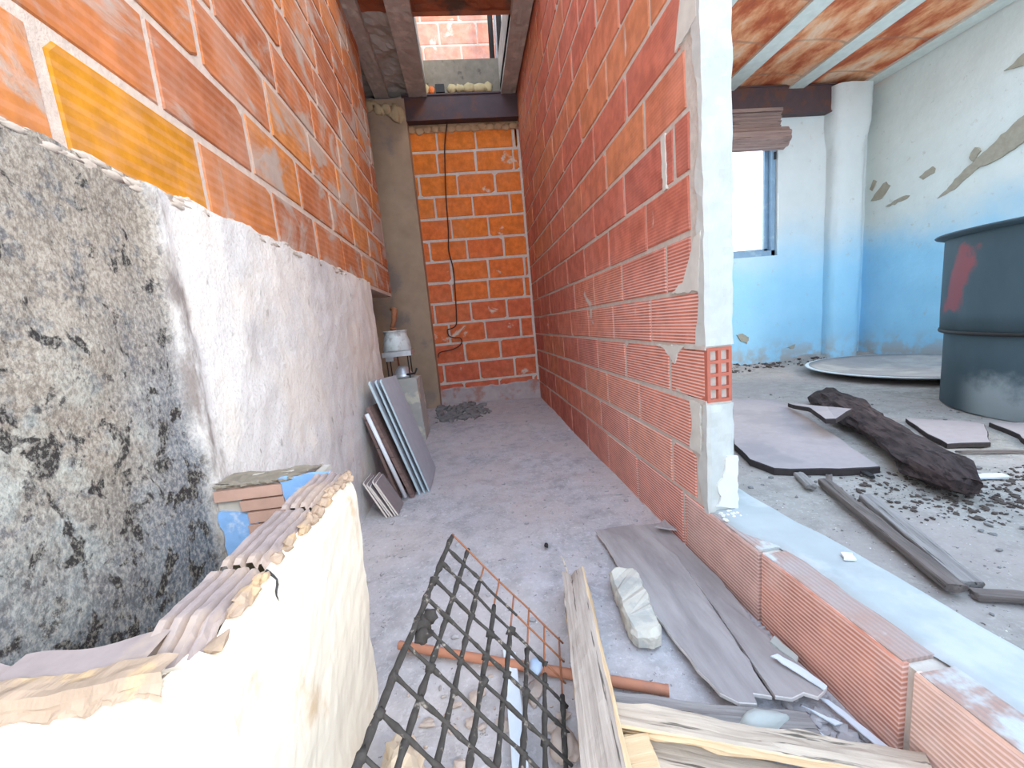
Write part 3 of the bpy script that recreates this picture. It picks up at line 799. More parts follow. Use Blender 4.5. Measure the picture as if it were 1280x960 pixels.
# combed top of the hollow bricks: long ridges
b = MB()
segs = [(TY0 + .005, .55), (.56, .735), (.742, TY1 - .004)]
for (ya, yb) in segs:
    n = 20
    def topf(u, v):
        y = ya + v * (yb - ya)
        xo = TX - .030 - .006 * abs(nz((y, 1, 0), 30)) - .03 * (y - TY0) / (TY1 - TY0) * 0
        x = XI + u * (xo - XI)
        ridge = .007 * (1 if int(u * 12) % 3 else -.4) * (1 if u < .8 else .5)
        z = bz(y) - .004 + ridge - (.010 if u > .9 else 0) + .002 * nz((x, y, 0), 60)
        if v in (0, 1): z -= .006
        return (x, y, z)
    b.grid(topf, 24, n)
under(b.build('brick_top', M['basin_clay'], smooth=False), root)
b = MB()
for k in range(46):
    y = TY0 + .01 + rnd.random() * (TY1 - TY0 - .02)
    b.lump((TX - .026 + rnd.uniform(-.008, .006), y, bz(y) - .010 + rnd.uniform(-.006, .004)), (rnd.uniform(.005, .013), rnd.uniform(.008, .022), rnd.uniform(.005, .011)), k, amp=.5, sub=1)
under(b.build('broken_edge', M['basin_rough']), root)['kind'] = 'stuff'
# crack down the outer face
b = MB()
pth = [(TX - .014 - .012 * max(0, (z - .57) / .02), .545 + .010 * nz((z, 0, 0), 60, 2) - .10 * (.59 - z), z) for z in [.590 - i * .006 for i in range(9)]]
b.tube(pth, [.002, .0024, .002, .0016, .002, .0016, .001, .0008, .0003], 5, jit=.5); under(b.build('crack', M['black']), root)
# near panel, across the front
def front(u, v):
    x = -.620 + u * (TX - .075 + .620)
    zt = .592 + .012 * nz((x, 0, 0), 11, 2) - .018 * (1 if x < -.52 else 0) * (.5 + nz((x, 0, 0), 30))
    z = -.03 + v * (zt + .03)
    y = TY0 - .004 + .005 * fbm((x, z, 0), 7, 2)
    if v > .94: y += .014 * (v - .94) / .06
    return (x, y, z)
b = MB(); g = b.grid(front, 36, 40)
for u in range(36):
    p, q = b.v[g[u][40]], b.v[g[u + 1][40]]
    w = lambda x: .060 + .012 * nz((x, 5, 0), 14)
    b.poly([p, q, (q[0], TY0 + w(q[0]), q[2] + .004), (p[0], TY0 + w(p[0]), p[2] + .004)], 1)
    b.poly([(p[0], TY0 + w(p[0]), p[2] + .004), (q[0], TY0 + w(q[0]), q[2] + .004), (q[0], TY0 + .06, .0), (p[0], TY0 + .06, .0)])
zt_ = lambda x: .592 + .012 * nz((x, 0, 0), 11, 2) - .018 * (1 if x < -.52 else 0) * (.5 + nz((x, 0, 0), 30))
def band(u, v):                       # the broken, unrendered strip along the front edge
    x = -.62 + u * .285
    lo = zt_(x) - .012 - .016 * abs(nz((x, 3, 0), 26)) - .010 * abs(nz((x, 7, 0), 70))
    if v < .6:
        t = v / .6; return (x, TY0 - .010 + .006 * t + .004 * nz((x * 60, t * 3, 0), 1), lo + (zt_(x) - .002 - lo) * t)
    t = (v - .6) / .4; return (x, TY0 - .004 + t * .026, zt_(x) + .005 + .004 * nz((x * 50, t * 4, 1), 1))
b.grid(band, 60, 8, 2)
under(b.build('front_panel', [M['basin'], M['basin_clay'], M['basin_rough']]), root)
b = MB()      # rounded corner of render between the two panels
cor = [(TX - .085, TY0 - .004), (TX - .03, TY0 - .006), (TX - .012, TY0 + .004), (TX - .008, TY0 + .03), (TX - .05, TY0 + .05)]
b.hexa([(p[0], p[1], -.03) for p in cor], [(p[0], p[1], .578 + .008 * nz((p[0] * 9, p[1] * 9, 0), 9)) for p in cor])
for k in range(8): b.lump((TX - .03 - rnd.random() * .05, TY0 + .004 + rnd.random() * .012, .572 - rnd.random() * .02), (.016, .012, .014), k, amp=.5)
under(b.build('corner', M['basin'], smooth=False), root)
# far panel: blue paint flaked off a ribbed clay block
b = MB(); b.box((-.621, .930, -.03), (XI + .01, 1.0, .592)); under(b.build('end_panel', M['cement'], smooth=False), root)
b = MB()
poly = jag([(-.619, .05), (-.43, .05), (-.43, .40), (-.505, .40), (-.525, .46), (-.55, .52), (-.618, .535)], .012, .007, 2)
b.hexa([(p[0], .931, p[1]) for p in poly], [(p[0], .922, p[1]) for p in poly])
poly = jag([(-.475, .598), (-.36, .598), (-.36, .45), (-.462, .45)], .012, .005, 5)
b.hexa([(p[0], .931, p[1]) for p in poly], [(p[0], .920, p[1]) for p in poly])
under(b.build('blue_paint', M['blue_tile']), root)
b = MB()
for k in range(9):
    z = .585 - k * .030
    xa = -.618 if k == 0 else -.56 + .015 * nz((k, 0, 0), 1.7)
    b.box((xa, .916 + .002 * (k % 2), z - .025), (-.47 if k < 5 else -.42, .932, z))
under(b.build('clay_ribs', M['clay_rib']), root)
b = MB()
b.grid(lambda u, v: (-.620 + u * .215, .926 + v * .08, .594 + .006 * fbm((u, v, 0), 5, 1) + (.004 if u < .2 else 0)), 16, 8)
for k in range(12): b.lump((-.607 + k * .014, .924, .594), (.012, .008, .005), k, amp=.5, sub=1)
under(b.build('cement_cap', M['cement_dark']), root)
b = MB(); b.grid(lambda u, v: (-.618 + u * .238, .42 + v * .52, .16 + .012 * fbm((u * 2, v * 3, 0), 3, 1)), 14, 24); under(b.build('bottom', M['litter_grey']), root)

# ------------------------------------------------------------------ welded mesh
A = V((.180447787, .983584273, -.000758)); Bv = V((.60967169, -.17480971, -.77313776))
Bv = (Bv - A * Bv.dot(A)).normalized()
P0 = V((-.10573, .99200, .35561)); cell = .05903
root = empty('welded_mesh', (.1, .75, 0), 'black mortar-crusted steel mesh panel propped up beside the cream basin', 'mesh panel')
wires = MB(); crust = MB(); rusty = MB()
Nn = A.cross(Bv).normalized()
def wirepath(p, q, n, seed, amp=.0025):
    out = []
    for i in range(n + 1):
        a = p.lerp(q, i / n)
        out.append(a + Nn * amp * nz(a, 14, seed) + A * amp * nz(a, 11, seed + 3) + Bv * amp * nz(a, 12, seed + 7))
    return out
LA = 1.02
for j in range(8):
    p = P0 + Bv * cell * j + A * (.012 if j % 2 else .006)
    q = P0 + Bv * cell * j - A * LA
    pth = wirepath(p, q, 60, j)
    clean = 0 if j < 2 else (4 if j == 2 else 6 + 1 * (j - 3))
    if clean: rusty.tube(pth[:clean + 1], .0024, 6)
    rr = [.0050 + .0032 * max(0, fbm(a, 45, j + 2)) + .0012 * max(0, nz(a, 120, j)) for a in pth[clean:]]
    if j == 0: rr = [x * 1.15 for x in rr]
    wires.tube(pth[clean:], rr, 8, jit=.35, seed=j)
rows = [0, .052, .105, .158, .215, .275, .335, .395, .455, .515, .575, .635, .695, .755, .815, .875, .935, .995]
rows = [.060 * i for i in range(17)]
for i, a in enumerate(rows):
    p = P0 - A * a - Bv * .004; q = P0 - A * a + Bv * (cell * 7 + .012)
    pth = wirepath(p, q, 34, 20 + i)
    off = Nn * -.004
    pth = [x + off for x in pth]
    if i == 0: rusty.tube(pth, .0024, 6)
    else:
        cut = 34 if i > 2 else (12 + i * 8)
        rr = [.0034 + .0026 * max(0, fbm(x, 40, i)) for x in pth]
        wires.tube(pth[:cut + 1], rr[:cut + 1], 7, jit=.25, seed=i)
        if cut < 34: rusty.tube(pth[cut:], .0024, 6)
    for j in range(8):
        if i and (i > 1 or j < 3) and rnd.random() < .75 - .05 * j:
            c = P0 - A * a + Bv * cell * j
            wires.lump(c + Nn * -.002, (rnd.uniform(.006, .012),) * 3, i * 9 + j, amp=.7, sub=1)
for a in (.27, .30, .315): wires.lump(P0 - A * a + Bv * rnd.uniform(.004, .03), (.016, .016, .014), int(a * 99), amp=.7)
under(wires.build('wire_grid', M['crust'], smooth=True), root)
under(rusty.build('bare_wires', M['rust'], smooth=True), root)['label'] = 'thin rusty wires clean of mortar'

# ------------------------------------------------------------------ timbers and debris in the corridor
def timber(name, p0, p1, w, h, mat, label, cat, seed=0, roll=0.0, n=40, rough=.004, taper=(1, 1), ends=(.02, .02), notch=None, edge_mat=None, bend=0.0, parent=None):
    """a sawn piece with its own axis along local x"""
    p0, p1 = V(p0), V(p1); L = (p1 - p0).length
    ux = (p1 - p0).normalized(); uy = V((0, 0, 1)).cross(ux).normalized(); uz = ux.cross(uy)
    rot = Matrix((ux, uy, uz)).transposed().to_4x4() @ Matrix.Rotation(roll, 4, 'X')
    b = MB()
    prof = []
    m = 5
    for (ax, ay, bx, by) in ((-1, -1, 1, -1), (1, -1, 1, 1), (1, 1, -1, 1), (-1, 1, -1, -1)):
        for k in range(m):
            prof.append((ax + (bx - ax) * k / m, ay + (by - ay) * k / m))
    rings = []
    for i in range(n + 1):
        t = i / n; s = taper[0] + (taper[1] - taper[0]) * t
        ring = []
        for (a, c) in prof:
            cc = .93 if abs(a) == 1 and abs(c) == 1 else 1
            x = t * L; y = a * cc * w / 2 * s; z = c * cc * h / 2 * s + bend * math.sin(math.pi * t)
            d = rough * fbm((x * 1.0, y * 6, z * 6), 8, seed) + rough * .5 * nz((x * .5, y * 25, z * 25), 10, seed + 3)
            y += d * a; z += d * c
            if i == 0: x += ends[0] * nz((y * 40, z * 40, 0), 1, seed + 1)
            if i == n: x += ends[1] * nz((y * 40, z * 40, 0), 1, seed + 2)
            if notch: z += notch(t, y)
            ring.append(b.vert((x, y, z)))
        rings.append(ring)
    np_ = len(prof)
    for i in range(n):
        for k in range(np_):
            j = (k + 1) % np_
            b.face((rings[i][k], rings[i][j], rings[i + 1][j], rings[i + 1][k]), 1 if (edge_mat and (m <= k < 2 * m or 3 * m <= k < 4 * m)) else 0)
    for ring in (rings[0][::-1], rings[-1]):
        b.face(ring, 0)
    o = b.build(name, [mat] + ([edge_mat] if edge_mat else []), smooth=False)
    o.matrix_world = Matrix.Translation(p0) @ rot
    if parent:
        under_m = o.matrix_world.copy(); o.parent = parent; o.matrix_parent_inverse = parent.matrix_world.inverted(); o.matrix_world = under_m
    elif label: thing(o, label, cat)
    return o

root = empty('timber_post', (.2, .85, .0), 'weathered grey split timber lying end-on beside the mesh', 'timber')
bpy.context.view_layer.update()
def nt(t, y): return -.010 * max(0, 1 - t / .10) * math.exp(-((y + .004) / .010) ** 2) - .006 * max(0, 1 - t / .3) * math.exp(-((y + .006) / .006) ** 2)
timber('beam_wood', (.256, 1.165, .056), (.140, .46, .104), .078, .066, M['wood_grey'], None, None, 4, notch=nt, rough=.004, taper=(.94, 1.06), ends=(.02, .01), roll=.22, parent=root, edge_mat=M['wood_sunlit'])
b = MB()
poly = jag([(.612, .118), (.60, .124), (.64, .120), (.70, .112), (.715, .105), (.70, .092), (.65, .092)], .012, .004, 1)
b.hexa([(.2115 + (.7 - p[0]) * -.16 + .0, p[0], p[1] - .02) for p in poly], [(.2175 + (.7 - p[0]) * -.16, p[0], p[1] - .02) for p in poly])
under(b.build('paint_flake', M['lime']), root)['label'] = 'white paint flake on the timber side'
b = MB(); b.tube([(.232, 1.16, .083), (.226, 1.185, .115), (.22, 1.19, .125)], [.003, .0025, .001], 6); under(b.build('splinter', M['wood_pale']), root)

# flat delaminated board
def board(name, outline, z0, th, seed, label, cat, tilt=None):
    poly = jag(outline, .03, .006, seed)
    b = MB()
    b.slab(poly, z0, z0 + th, 0, zfn=tilt, bev=.0015)
    for i in range(len(b.f)):
        f = b.f[i]
        pz = [b.v[k] for k in f]
        if len(f) == 4: b.m[i] = 1
    return thing(b.build(name, [M['ply'], M['ply_edge']]), label, cat)
tilt1 = lambda x, y: .010 * max(0, (y - 1.25) / .25) * max(0, (x - .6) / .12) + .012 * max(0, (.95 - y) / .25) ** 1.5
o = board('plywood_board', [(.431, 1.49), (.60, 1.50), (.655, 1.25), (.62, .95), (.60, .80), (.578, .70), (.545, .715), (.535, .690), (.50, .70), (.475, .73), (.462, .80), (.46, .87), (.440, 1.08), (.435, 1.3)], .012, .009, 3, 'wide grey delaminated board lying flat on the corridor floor', 'board', tilt1)
o = board('plywood_board', [(.604, 1.50), (.715, 1.49), (.722, 1.40), (.728, 1.10), (.70, .92), (.712, .78), (.712, .70), (.675, .684), (.655, .70), (.62, .692), (.590, .705), (.61, .82), (.628, .95), (.660, 1.25)], .004, .009, 6, 'narrow grey split board between the wide board and the kerb', 'board', lambda x, y: .014 * max(0, (.9 - y) / .2) ** 1.5)
b = MB()
b.slab(jag([(.655, 1.425), (.72, 1.47), (.728, 1.38)], .02, .004, 2), .034, .040)
thing(b.build('board_flake', M['ply']), 'small dark triangular flake curling at the far board corner', 'flake')

# concrete chunk
b = MB()
pts = [(.372, 1.20), (.40, 1.225), (.475, 1.215), (.482, 1.17), (.437, .915), (.425, .885), (.395, .875), (.352, .885), (.338, .91), (.345, 1.0)]
pts = [(.415 + (p[0] - .415) * .85, 1.04 + (p[1] - 1.04) * .87) for p in pts]
poly = jag(pts, .02, .006, 4)
c = V((sum(p[0] for p in poly) / len(poly), sum(p[1] for p in poly) / len(poly)))
ins = [c + (V(p) - c) * .90 for p in poly]
z_ = lambda x, y: .046 + .008 * fbm((x, y, 0), 18, 2) - .010 * (1.2 - y) * 0
a = [(p[0], p[1], .0) for p in poly]; m_ = [(p[0], p[1], z_(*p) - .012) for p in poly]; t_ = [(p.x, p.y, z_(p.x, p.y)) for p in ins]
b.hexa(a, m_, caps=(True, False)); b.hexa(m_, t_, caps=(False, True))
o = b.build('concrete_chunk', M['concrete'], weld=True)
bm = bmesh.new(); bm.from_mesh(o.data); bmesh.ops.subdivide_edges(bm, edges=bm.edges, cuts=4, use_grid_fill=True)
for v in bm.verts: v.co += V((nz(v.co, 30, 1), nz(v.co, 30, 5), nz(v.co, 30, 9))) * .0045 + V((nz(v.co, 90, 2), nz(v.co, 90, 6), nz(v.co, 90, 4))) * .003
bm.to_mesh(o.data); bm.free()
thing(o, 'pale oblong lump of concrete lying on the wide board edge', 'concrete lump')
o.location.z = .006

# orange conduit
root = empty('clay_conduit', (.1, .86, 0), 'long thin orange clay conduit lying across the floor under the mesh', 'pipe')
bpy.context.view_layer.update()
b = MB(); pth = [V((-.30, 1.052, .012)).lerp(V((.372, .773, .014)), i / 30) for i in range(31)]
b.tube(pth, [.012 + .0008 * nz(p, 20) for p in pth], 14, caps=False)
b.tube(pth[::-1], .009, 14, caps=False); under(b.build('tube', M['terracotta'], smooth=True), root)
b = MB(); e = pth[-1]; d = (pth[-1] - pth[-2]).normalized()
b.tube([e - d * .004, e + d * .003], .013, 14); under(b.build('plug', M['terracotta'], smooth=False), root)
b = MB(); b.lump((.075, .868, .045), (.016, .020, .017), 4, amp=.25); thing(b.build('crumpled_plastic', M['blue_plastic'], smooth=True), 'crumpled pale blue plastic piece resting on the orange conduit', 'plastic scrap')

timber('plastic_strip', (.013, .955, .012), (.005, .55, .012), .034, .006, M['pale_plastic'], 'flat pale blue strip on the floor under the mesh', 'strip', 8, rough=.002, n=20)
timber('floorboard', (.225, .752, .022), (.615, .632, .022), .052, .028, M['wood_stick'], 'grey weathered plank just past the orange conduit end', 'plank', 5, rough=.004)
timber('floorboard', (.205, .712, .053), (.725, .507, .053), .052, .022, M['wood_pale'], 'pale splintered plank lying across the frame bottom beside the kerb', 'plank', 9, rough=.006, edge_mat=M['wood_sunlit'], ends=(.03, .03))
timber('floorboard', (.222, .668, .012), (.70, .455, .012), .08, .020, M['wood_pale'], 'sunlit yellowish plank under the splintered pale plank', 'plank', 15, rough=.004)
b = MB(); b.slab(jag([(.212, .668), (.276, .662), (.262, .55), (.188, .56)], .015, .004, 3), .022, .056, bev=.006); thing(b.build('wood_block', M['wood_sunlit']), 'yellow wood block tucked under the weathered split timber', 'block')
b = MB(); b.lump((.520, .652, .024), (.062, .026, .026), 8, amp=.25, sub=3); b.lump((.582, .640, .018), (.022, .020, .016), 3, amp=.3)
thing(b.build('stone', M['stone'], smooth=True), 'smooth greenish grey stone behind the splintered pale plank', 'stone')
b = MB(); b.lump((-.235, .70, .020), (.045, .07, .045), 4, amp=.45, sub=3, freq=2.2)
thing(b.build('masonry_lump', m_simple('tan_masonry', (.58, .46, .34), .2, 25, .95, .1, bump=.6)), 'tan lump of broken masonry at the basin foot under the mesh', 'rubble')
b = MB(); b.lump((.105, .70, .014), (.028, .036, .022), 13, amp=.35, sub=3); thing(b.build('stone', m_simple('tan_stone', (.46, .36, .30), .2, 25, .95, .1, bump=.6), smooth=True), 'rounded tan stone under the low side of the mesh', 'stone')

def shard(pts, z, th, mat, label, seed, name='plastic_shard', tilt=None):
    b = MB(); b.slab(jag(pts, .012, .003, seed), z, z + th, bev=.0008, zfn=tilt); thing(b.build(name, M[mat]), label, 'shard')
shard([(.652, .795), (.672, .798), (.70, .745), (.712, .70), (.698, .692), (.678, .74)], .030, .003, 'pale_plastic', 'white plastic shard on the narrow board against the kerb', 1)
shard([(.692, .70), (.706, .69), (.735, .58), (.742, .50), (.728, .50), (.712, .60)], .006, .003, 'pale_plastic', 'long thin white sliver along the kerb foot', 2)
shard([(.606, .652), (.632, .632), (.640, .606), (.618, .620)], .006, .003, 'pale_plastic', 'small white shard past the grey stone', 3)
shard([(.640, .690), (.655, .675), (.690, .640), (.672, .640)], .006, .003, 'pale_plastic', 'narrow pale shard between the narrow board and the grey stone', 4)
shard([(.690, .845), (.715, .86), (.722, .79), (.705, .775)], .010, .012, 'stone', 'grey mortar flake between the narrow board and the kerb', 5, 'mortar_flake')
b = MB(); b.lump((.213, 1.455, .008), (.010, .014, .008), 3, amp=.4); thing(b.build('cinder', M['black']), 'small black cinder alone on the open corridor floor', 'cinder')

# loose grit on the corridor floor and rubble at its end
def scatter(name, mat, n, area, size, seed, zf, label, cat, dens=None):
    r = random.Random(seed); b = MB()
    k = 0
    while k < n:
        x, y = r.uniform(area[0], area[1]), r.uniform(area[2], area[3])
        if dens and r.random() > dens(x, y): continue
        s = size * (r.random() ** 3 * 1.6 + .3)
        b.lump((x, y, zf(x, y) + s * .35), (s * r.uniform(.5, 1.6), s * r.uniform(.5, 1.6), s * r.uniform(.3, .8)), k * .37, amp=.5, sub=1)
        k += 1
    o = b.build(name, mat); o['kind'] = 'stuff'; o['label'] = label; o['category'] = cat
    return o
scatter('grit', M['pebble'], 700, (-.58, .73, .9, 4.3), .006, 5, floor_z, 'loose grit scattered over the corridor floor', 'grit', lambda x, y: 1 if x > .6 or x < -.35 else .35)
scatter('rubble', M['litter_grey'], 420, (-.44, .12, 3.72, 4.36), .024, 8, floor_z, 'low heap of grey rubble in front of the back brick wall', 'rubble', lambda x, y: max(0, 1 - ((x + .22) / .36) ** 2 - ((y - 4.05) / .42) ** 2))
scatter('debris', M['pebble'], 240, (.52, .735, .50, .98), .009, 3, floor_z, 'crumbled mortar along the kerb foot', 'debris', lambda x, y: max(0, min(1, (x - .5) * 4)))

scatter('debris', m_simple('tan_debris', (.50, .40, .34), .35, 25, .95, .1, bump=.5, c2=(.34, .30, .28), c2scale=9), 150, (-.26, .24, .48, .92), .011, 31, floor_z, 'tan crumbs of masonry under the mesh', 'debris')

# ------------------------------------------------------------------ slabs leaning on the left wall
def leaner(name, ya, yb, xb, xt, zt, th, mats, label, cat, group=None, z0=None, skew=0.0):
    """board standing on its edge and leaning to the left wall: foot at xb, head at xt, zt"""
    b = MB(); d = V((xt - xb, 0, zt)).normalized(); nrm = V((d.z, 0, -d.x))
    if nrm.x < 0: nrm = -nrm
    L = V((xt - xb, 0, zt)).length
    zb = floor_z(xb, ya) if z0 is None else z0
    pts = []
    def q(y, l, w): return V((xb, y, zb)) + d * l + nrm * w
    prof = [(ya, 0), (yb, 0), (yb + skew, L * .97), (ya + .02 + skew, L), (ya + skew * .9, L * .985)]
    a = [q(y, l, 0) for y, l in prof]; c = [q(y, l, th) for y, l in prof]
    b.hexa(a, c, 0)
    for i in range(2, len(b.f)): b.m[i] = 1
    o = b.build(name, list(mats)); thing(o, label, cat, group); return o
G = 'boards leaning against the plaster wall'
leaner('grey_slab', 2.17, 2.56, -.332, -.515, .665, .010, (M['slate'], M['slate_edge']), 'outermost large grey slab leaning on the plaster wall', 'slab', G)
leaner('grey_slab', 2.165, 2.50, -.358, -.545, .665, .010, (M['slate'], M['slate_edge']), 'second grey slab, behind the outermost leaning slab', 'slab', G, skew=.02)
leaner('grey_slab', 2.155, 2.48, -.385, -.575, .665, .012, (M['slate'], M['slate_edge']), 'grey slab nearest the plaster, touching the brown board', 'slab', G, skew=.01)
leaner('brown_board', 2.13, 2.36, -.425, -.597, .535, .020, (M['brown_board'], M['brown_board']), 'brown board with nail heads leaning behind the grey slabs', 'board', G)
leaner('brown_board', 2.12, 2.30, -.492, -.615, .50, .014, (M['brown_board'], M['brown_board']), 'dark red-brown board leaning closest to the plaster wall', 'board', G)
b = MB(); b.tube([(-.448, 2.105, .014), (-.59, 2.112, .50)], .011, 12); thing(b.build('metal_tube', M['white_tube'], smooth=True), 'thin white tube leaning between the two brown boards', 'tube')
b = MB()
for zz in (.14, .22, .33): b.lump((-.425 - .10 * zz / .33 - .012, 2.128, zz), (.005, .003, .005), 1, amp=.2, sub=1)
for k in range(5):
    xb = -.520 + k * .0145
    leaner('floor_tile', 1.925 + .004 * (k % 2), 2.07, xb, xb - .088, .195 - .012 * (k % 3), .008, (M['tile_face'], M['tile_edge']),
           ['thin tile nearest the plaster in the small leaning row', 'second thin tile from the plaster in the small leaning row', 'middle thin tile of the small leaning row',
            'fourth thin tile from the plaster in the small leaning row', 'outermost thin dark tile of the small leaning row'][k], 'tile', 'thin tiles leaning in front of the slabs')
# rendered block with the little burner on it
b = MB()
fz = floor_z(-.55, 3.3)
lo = [(-.70, 3.25), (-.452, 3.22), (-.445, 3.50), (-.70, 3.52)]
def blk(i, t):
    return [(p[0] * 1 + .012 * t * (1 if p[0] > -.6 else 0) * -1, p[1], fz - .02 + t * .535) for p in lo]
prof = []
N_ = 14
pts2 = jag(lo, .04, .006, 4)
prev = None
for i in range(N_ + 1):
    t = i / N_
    ring = [(p[0] - (.02 * t if p[0] > -.6 else 0) + .004 * nz((p[0] * 5, p[1] * 5, t * 9), 2, 1), p[1] + .004 * nz((p[0] * 5, p[1] * 5, t * 9), 2, 7), fz - .02 + t * .535 + (.012 * nz((p[0], p[1], 0), 9, 3) if i == N_ else 0)) for p in pts2]
    if prev: b.hexa(prev, ring, caps=(i == 1, i == N_))
    prev = ring
thing(b.build('rendered_block', M['block']), 'rendered masonry block standing behind the leaning grey slabs', 'block')
bt = fz + .518
root = empty('kerosene_burner', (-.60, 3.36, bt), 'small old metal burner with enamel top standing on the rendered block', 'burner')
cx, cy = -.615, 3.37
b = MB(); b.lathe([(.0, .0), (.085, .0), (.09, .018), (.075, .03), (.05, .075), (.03, .095), (.0, .095)], 28, (cx + .02, cy, bt + .004)); under(b.build('fuel_bowl', M['tin'], smooth=True), root)
for (dx, dy) in ((-.085, -.07), (.085, -.07), (-.085, .07), (.085, .07)):
    b = MB(); b.tube([(cx + dx, cy + dy, bt), (cx + dx, cy + dy, bt + .19)], .005, 8); under(b.build('leg', M['black']), root)
b = MB(); b.box((cx - .11, cy - .10, bt + .185), (cx + .12, cy + .10, bt + .225)); b.box((cx - .09, cy - .08, bt + .15), (cx - .03, cy + .08, bt + .186)); under(b.build('tray', M['tin']), root)
b = MB(); b.lathe([(.0, .226), (.108, .226), (.113, .24), (.108, .30), (.092, .352), (.092, .385), (.098, .39), (.092, .395), (.075, .39), (.075, .33), (.0, .33)], 32, (cx, cy, bt)); under(b.build('enamel_pot', M['enamel'], smooth=True), root)
b = MB(); b.tube([(cx + .06, cy - .07, bt + .03), (cx + .13, cy - .09, bt + .035), (cx + .15, cy - .09, bt + .075)], .008, 8); under(b.build('valve', M['black'], smooth=True), root)
b = MB(); b.box((-.668, 3.60, 1.0), (-.63, 3.70, 1.02))
b = MB()
b.tube([(-.665, 3.62, 1.13), (-.635, 3.60, 1.12), (-.655, 3.60, 1.02), (-.675, 3.58, .965)], [.02, .026, .022, .016], 10)
b.tube([(-.69, 3.57, .955), (-.64, 3.57, .945)], .014, 10)
b.tube([(-.668, 3.58, .945), (-.658, 3.585, .50)], .008, 8)
thing(b.build('rusty_pipe', M['rust'], smooth=True), 'rusty bent pipe end at the far end of the plaster wall', 'pipe')

# cable hanging on the back wall
pts = [(-.005, 4.462, 3.02), (-.055, 4.462, 2.80), (-.075, 4.465, 2.6), (-.10, 4.462, 2.3), (-.115, 4.466, 1.95), (-.135, 4.462, 1.75), (-.108, 4.466, 1.55), (-.115, 4.462, 1.3), (-.13, 4.466, 1.05), (-.145, 4.462, .95), (-.19, 4.45, .915), (-.245, 4.45, .90), (-.235, 4.45, .835), (-.18, 4.45, .81), (-.115, 4.45, .80), (-.105, 4.45, .745), (-.16, 4.455, .70), (-.25, 4.462, .675), (-.36, 4.455, .66), (-.385, 4.455, .60)]
fine = []
for i in range(len(pts) - 1):
    a, c_ = V(pts[i]), V(pts[i + 1]); pa = V(pts[max(0, i - 1)]); pc = V(pts[min(len(pts) - 1, i + 2)])
    for k in range(6):
        t = k / 6
        fine.append(.5 * ((2 * a) + (c_ - pa) * t + (2 * pa - 5 * a + 4 * c_ - pc) * t * t + (3 * a - pa - 3 * c_ + pc) * t ** 3))
b = MB(); b.tube(fine, .0065, 8); o = b.build('cable', M['cable'], smooth=True)
thing(o, 'thin brown cable hanging down the back brick wall, curling at its end', 'cable')

# ------------------------------------------------------------------ things on the floor of the room
def fboard(name, pts, z0, th, seed, label, curl=None, step=.05, amp=.010):
    poly = jag(pts, step, amp, seed)
    b = MB(); zf = curl or (lambda x, y: 0)
    b.slab(poly, z0, z0 + th, 0, bev=.004, zfn=zf)
    for i, f in enumerate(b.f):
        if len(f) == 4: b.m[i] = 1
    thing(b.build(name, [M['fibre'], M['fibre_edge']]), label, 'board')
fboard('fibreboard', [(1.93, 2.90), (2.23, 2.69), (2.11, 2.34), (1.68, 1.44), (1.52, 1.47), (1.29, 1.56), (1.27, 1.69), (1.345, 1.91), (1.48, 2.12), (1.70, 2.55)], .122, .032, 2, 'largest pinkish board lying by the pier, dark broken edge')
fboard('fibreboard', [(2.13, 2.46), (1.985, 1.86), (1.83, 1.80), (1.80, 1.83), (1.95, 2.08), (2.03, 2.28)], .160, .026, 3, 'small pinkish board tilted up between the largest board and the rotten log', lambda x, y: .10 * max(0, min(1, (2.46 - y) / .6)) * (.6 + .4 * max(0, min(1, (x - 1.72) / .26))))
fboard('fibreboard', [(2.47, 1.99), (2.66, 1.82), (2.66, 1.76), (2.37, 1.54), (2.20, 1.585), (2.28, 1.73)], .124, .022, 4, 'pinkish board piece lying between rotten log and tank', amp=.008)
fboard('fibreboard', [(2.70, 1.77), (2.84, 1.70), (2.87, 1.42), (2.71, 1.26), (2.47, 1.46), (2.61, 1.62)], .124, .024, 5, 'brownish board piece in front of the tank', amp=.008)
# rotten log
p0, p1 = V((2.53, 2.60, .182)), V((1.70, 1.16, .176))
b = MB(); n = 70
ux = (p1 - p0).normalized(); L = (p1 - p0).length
rings = []
for i in range(n + 1):
    t = i / n; ring = []
    rad = .085 + .02 * math.sin(t * 7) + .02 * t
    if t < .05: rad *= .6 + 8 * t
    if t > .9: rad *= 1 - (t - .9) * 6
    for k in range(20):
        a = 2 * math.pi * k / 20
        y, z = math.cos(a) * rad * 1.05, math.sin(a) * rad * .62
        d = 1 + .28 * fbm((t * 2, math.cos(a) * 1.3, math.sin(a) * 1.3), 3.0, 4, 4) + .12 * nz((t * 6, math.cos(a) * 6, math.sin(a) * 6), 2, 2)
        z = max(z * d, -.058) / d
        ring.append(b.vert((t * L + .03 * nz((a, t, 0), 2) * (i in (0, n)), y * d, z * d)))
    rings.append(ring)
for i in range(n):
    for k in range(20):
        b.face((rings[i][k], rings[i][(k + 1) % 20], rings[i + 1][(k + 1) % 20], rings[i + 1][k]))
b.face(rings[0][::-1]); b.face(rings[-1])
o = b.build('rotten_log', M['char'])
uy = V((0, 0, 1)).cross(ux)
o.matrix_world = Matrix.Translation(p0) @ Matrix((ux, uy, V((0, 0, 1)))).transposed().to_4x4()
thing(o, 'dark rotten log lying diagonally across the dirty room floor', 'log')
timber('wooden_lath', (1.375, 1.40, .145), (1.135, .775, .148), .040, .026, M['wood_dark'], 'dark narrow lath lying along the kerb ledge', 'lath', 3, rough=.003, n=30)
timber('wooden_lath', (1.405, 1.245, .140), (1.192, .785, .140), .050, .024, M['wood_stick'], 'shorter grey lath beside the dark narrow lath', 'lath', 6, rough=.003, n=30)
